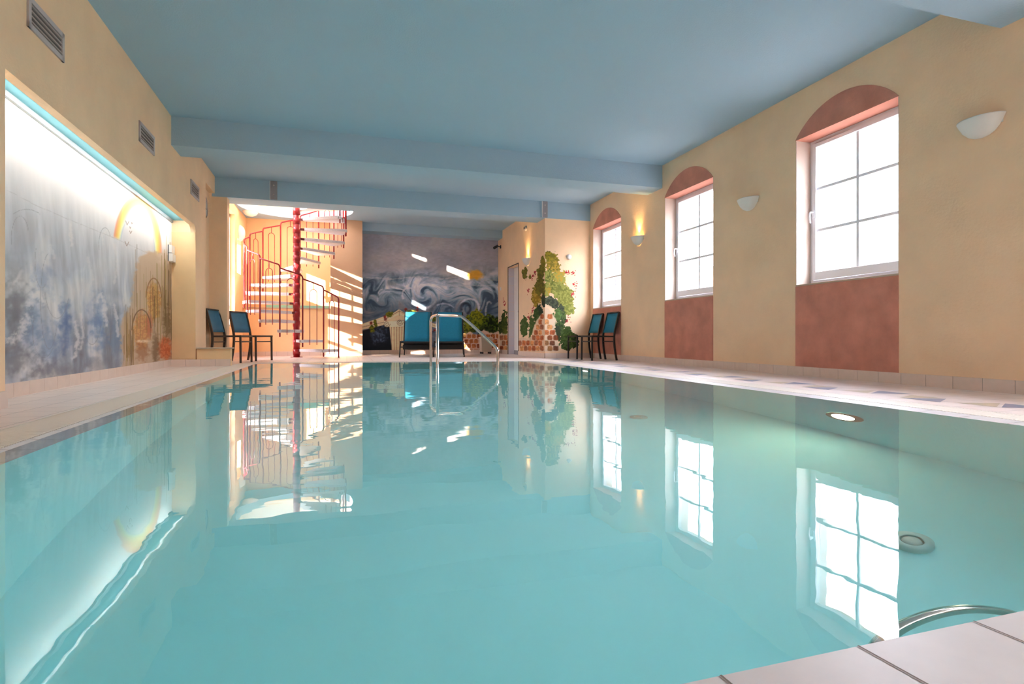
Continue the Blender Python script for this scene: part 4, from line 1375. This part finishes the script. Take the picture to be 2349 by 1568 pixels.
# steel straps on the second beam
for (px, lb) in ((628, 'grey steel strap box on the second beam above the stairs'), (1250, 'grey steel strap box on the second beam above the painted corner')):
    p = on_y(px, 440, YA - .02)
    e = empty('beam_bracket', (p.x, YA, 2.78)); tag(e, lb, 'bracket', 'steel straps on the second beam')
    MB().box(-.055, .055, -.03, 0, 0, .315).build('strap_plate', GREY, e, .004)
    MB().box(-.062, -.055, -.036, 0, 0, .315).build('side_flange', WHITEP, e)
    for z in (.08, .24):
        MB().lathe([(.001, -.040), (.012, -.038), (.014, -.03)], 12, 'y', (0, 0, z)).build('bolt', VENTF, e)
# black spot camera at the far right corner
e = empty('spotlight', (XA, 13.55, 2.71))
tag(e, 'small black spotlight at the far right corner above the painting', 'spotlight')
MB().box(-.02, 0, -.03, .03, -.04, .04).build('wall_mount', DARK, e)
MB().beam((-.02, 0, 0), (-.10, -.02, .01), .018, .018).build('arm', DARK, e)
MB().tube([(-.09, 0, .02), (-.20, -.09, -.05)], .034, 14).build('lamp_head', DARK, e)
# oval speaker, hot spot sensor, small white knob
e = empty('oval_sensor', (XA, 11.47, 2.79)); tag(e, 'small dark oval sensor above the lit lamp by the door', 'sensor')
MB().lathe([(.06, 0), (.058, -.02), (.035, -.045), (.001, -.05)], 20, 'x').build('sensor_body', GREY, e)
MB().lathe([(.03, -.044), (.026, -.056), (.001, -.06)], 16, 'x').build('lens', DARK, e)
p = on_y(1305, 589, YA)
e = empty('wall_sensor', (p.x, YA, p.z)); tag(e, 'small round white sensor on the painted corner wall, right of the tree', 'sensor')
MB().lathe([(.046, 0), (.046, -.03), (.038, -.038), (.001, -.038)], 24, 'y').build('sensor_body', WHITEP, e)
MB().lathe([(.054, 0), (.054, -.008), (.046, -.008)], 24, 'y').build('ring', VENTF, e)
p = on_x(1149, 662, XA)
e = empty('light_switch', (XA, p.y, p.z)); tag(e, 'tiny white switch between the far painting and the white door', 'switch')
MB().box(-.010, 0, -.04, .04, -.04, .04).build('switch_plate', WHITEP, e, .003)
MB().box(-.018, -.010, -.02, .02, -.025, .025).build('rocker', WHITEP, e, .003)

# ================================================================ STEEL HANDRAIL
def handrail():
    e = empty('pool_handrail', (1.35, 9.28, 0))
    tag(e, 'curved stainless steel handrail rising from the water at the far pool end', 'handrail')
    o = Vector((1.35, 9.28, 0))
    def spline(pts, n=8):
        P = []
        pts = [Vector(p) for p in pts]
        for i in range(len(pts) - 1):
            p = pts[max(i - 1, 0)]; a = pts[i]; b = pts[i + 1]; q = pts[min(i + 2, len(pts) - 1)]
            for k in range(n):
                t = k / n
                P.append(.5 * ((2 * a) + (b - p) * t + (2 * p - 5 * a + 4 * b - q) * t * t + (3 * a - p - 3 * b + q) * t ** 3))
        P.append(pts[-1]); return P
    E1 = on_y(1052, 724.5, 8.28)
    top1 = on_y(991, 727, 9.20); top2 = on_y(1004, 723, 8.95)
    e3 = on_y(1136, 795, 7.76)
    pts = [(1.351, 9.28, -1.0), (1.351, 9.28, .5), (1.352, 9.27, .70), tuple(top1), tuple(on_y(997, 723.4, 9.08)), tuple(top2), tuple(on_y(1030, 723.2, 8.6)),
           tuple(E1), tuple(on_y(1064, 729.5, 8.2)), tuple(on_y(1100, 761, 8.0)), tuple(on_y(1132, 791, 7.80)), tuple(on_y(1140, 803, 7.74)), (2.095, 7.72, .10), (2.095, 7.72, -1.0)]
    MB().tube([p - o for p in spline(pts)], .022, 14).build('top_tube', CHROME, e)
    t2 = on_y(1004, 722, 8.72)
    MB().tube([Vector((1.372, 8.70, -1.0)) - o, Vector((1.372, 8.70, t2.z)) - o], .024, 14).build('post', CHROME, e)
    m = MB().lathe([(.024, -.01), (.025, .005), (.018, .018), (.001, .024)], 14, 'z', Vector((1.372, 8.70, t2.z)) - o); m.build('post_cap', CHROME, e)
    m = MB().tube([Vector((1.372, 8.70, t2.z - .02)) - o, Vector(top2) - o], .018, 10); m.build('joint', CHROME, e)
handrail()
# submerged grab rail near the camera
def grab():
    c0 = Vector((.92, .64, -.05))
    e = empty('grab_rail', c0); tag(e, 'curved chrome grab rail just under the water at the lower right corner', 'grab rail')
    K = [Vector(p) - c0 for p in ((.70, .598, -.09), (.745, .62, -.060), (.81, .635, -.040), (.89, .642, -.030), (.96, .638, -.034), (1.02, .622, -.055), (1.05, .600, -.09))]
    P = []
    for i in range(len(K) - 1):
        p, a, b, q = K[max(i - 1, 0)], K[i], K[i + 1], K[min(i + 2, len(K) - 1)]
        for t in (0, .2, .4, .6, .8):
            P.append(.5 * ((2 * a) + (b - p) * t + (2 * p - 5 * a + 4 * b - q) * t * t + (3 * a - p - 3 * b + q) * t ** 3))
    P.append(K[-1])
    MB().tube(P, .0115, 14).build('rail_tube', CHROME, e)
    for q in (P[0], P[-1]):
        MB().tube([q + Vector((0, .002, 0)), q + Vector((0, -.012, -.004))], .016, 14).build('flange', CHROME, e)
grab()

# underwater lamps and inlet on the right pool wall
def xpw(y_): # x of the right inner pool wall
    return PC[1][0] + (PC[2][0] - PC[1][0]) * (y_ - .6) / (9.26 - .6) + O_IN
def pool_lamp(y_, z, label, lit=True, r=.14):
    e = empty('pool_lamp', (xpw(y_), y_, z), math.pi)
    tag(e, label, 'underwater lamp', 'round lamps in the pool wall')
    MB().lathe([(r * .64, .020), (r * .98, .016), (r, 0)], 32, 'x').build('bezel', mat('lamp_bezel', (176, 160, 140), .5), e)
    MB().lathe([(.001, .022), (r * .62, .018)], 32, 'x').build('lens', mat('pool_lamp_glow', (255, 244, 214), emit=(255, 240, 205), estr=60), e)
pool_lamp(2.83, -.70, 'lit round underwater lamp below the nearest window')
pool_lamp(6.97, -.60, 'lit round underwater lamp farther along the right pool wall')
# small inlet
e = empty('pool_inlet', (xpw(5.0), 5.25, -.22), math.pi); tag(e, 'tiny round water inlet in the right pool wall', 'inlet')
MB().lathe([(.001, .008), (.02, .010), (.04, .008), (.042, 0)], 20, 'x').build('inlet_ring', VENTF, e)
MB().lathe([(.001, .014), (.012, .013)], 14, 'x').build('nozzle', DARK, e)

# ================================================================ OUTSIDE: neighbouring tiled roof
def roof():
    e = empty('tiled_roof', (7.2, 5.0, 0))
    tag(e, 'pale neighbouring roof of wavy clay tiles seen through the nearest window', 'roof')
    m = MB()
    ny, nr = 260, 9
    ys = np.linspace(1.5, 11, ny)
    rows = []
    for j in range(nr):
        f = j / (nr - 1)
        for q in (0, 1):
            rows.append([(0.0 + f * .75, yy - 5.0, .98 + f * 1.0 + q * .016 + .035 * abs(math.sin(yy * math.pi / .30)) ** .7) for yy in ys])
    vs = [[m.bm.verts.new(p) for p in r_] for r_ in rows]
    for a, b in zip(vs, vs[1:]):
        for k in range(ny - 1):
            f = m.bm.faces.new([a[k], a[k + 1], b[k + 1], b[k]]); f.smooth = True
    m.build('tile_slope', mat('clay_tile', (126, 104, 80), .8, var=.12, vscale=8), e)
    MB().box(.02, .9, -3.5, 6.0, 0, .96).build('wall_body', WHITEP, e)
roof()
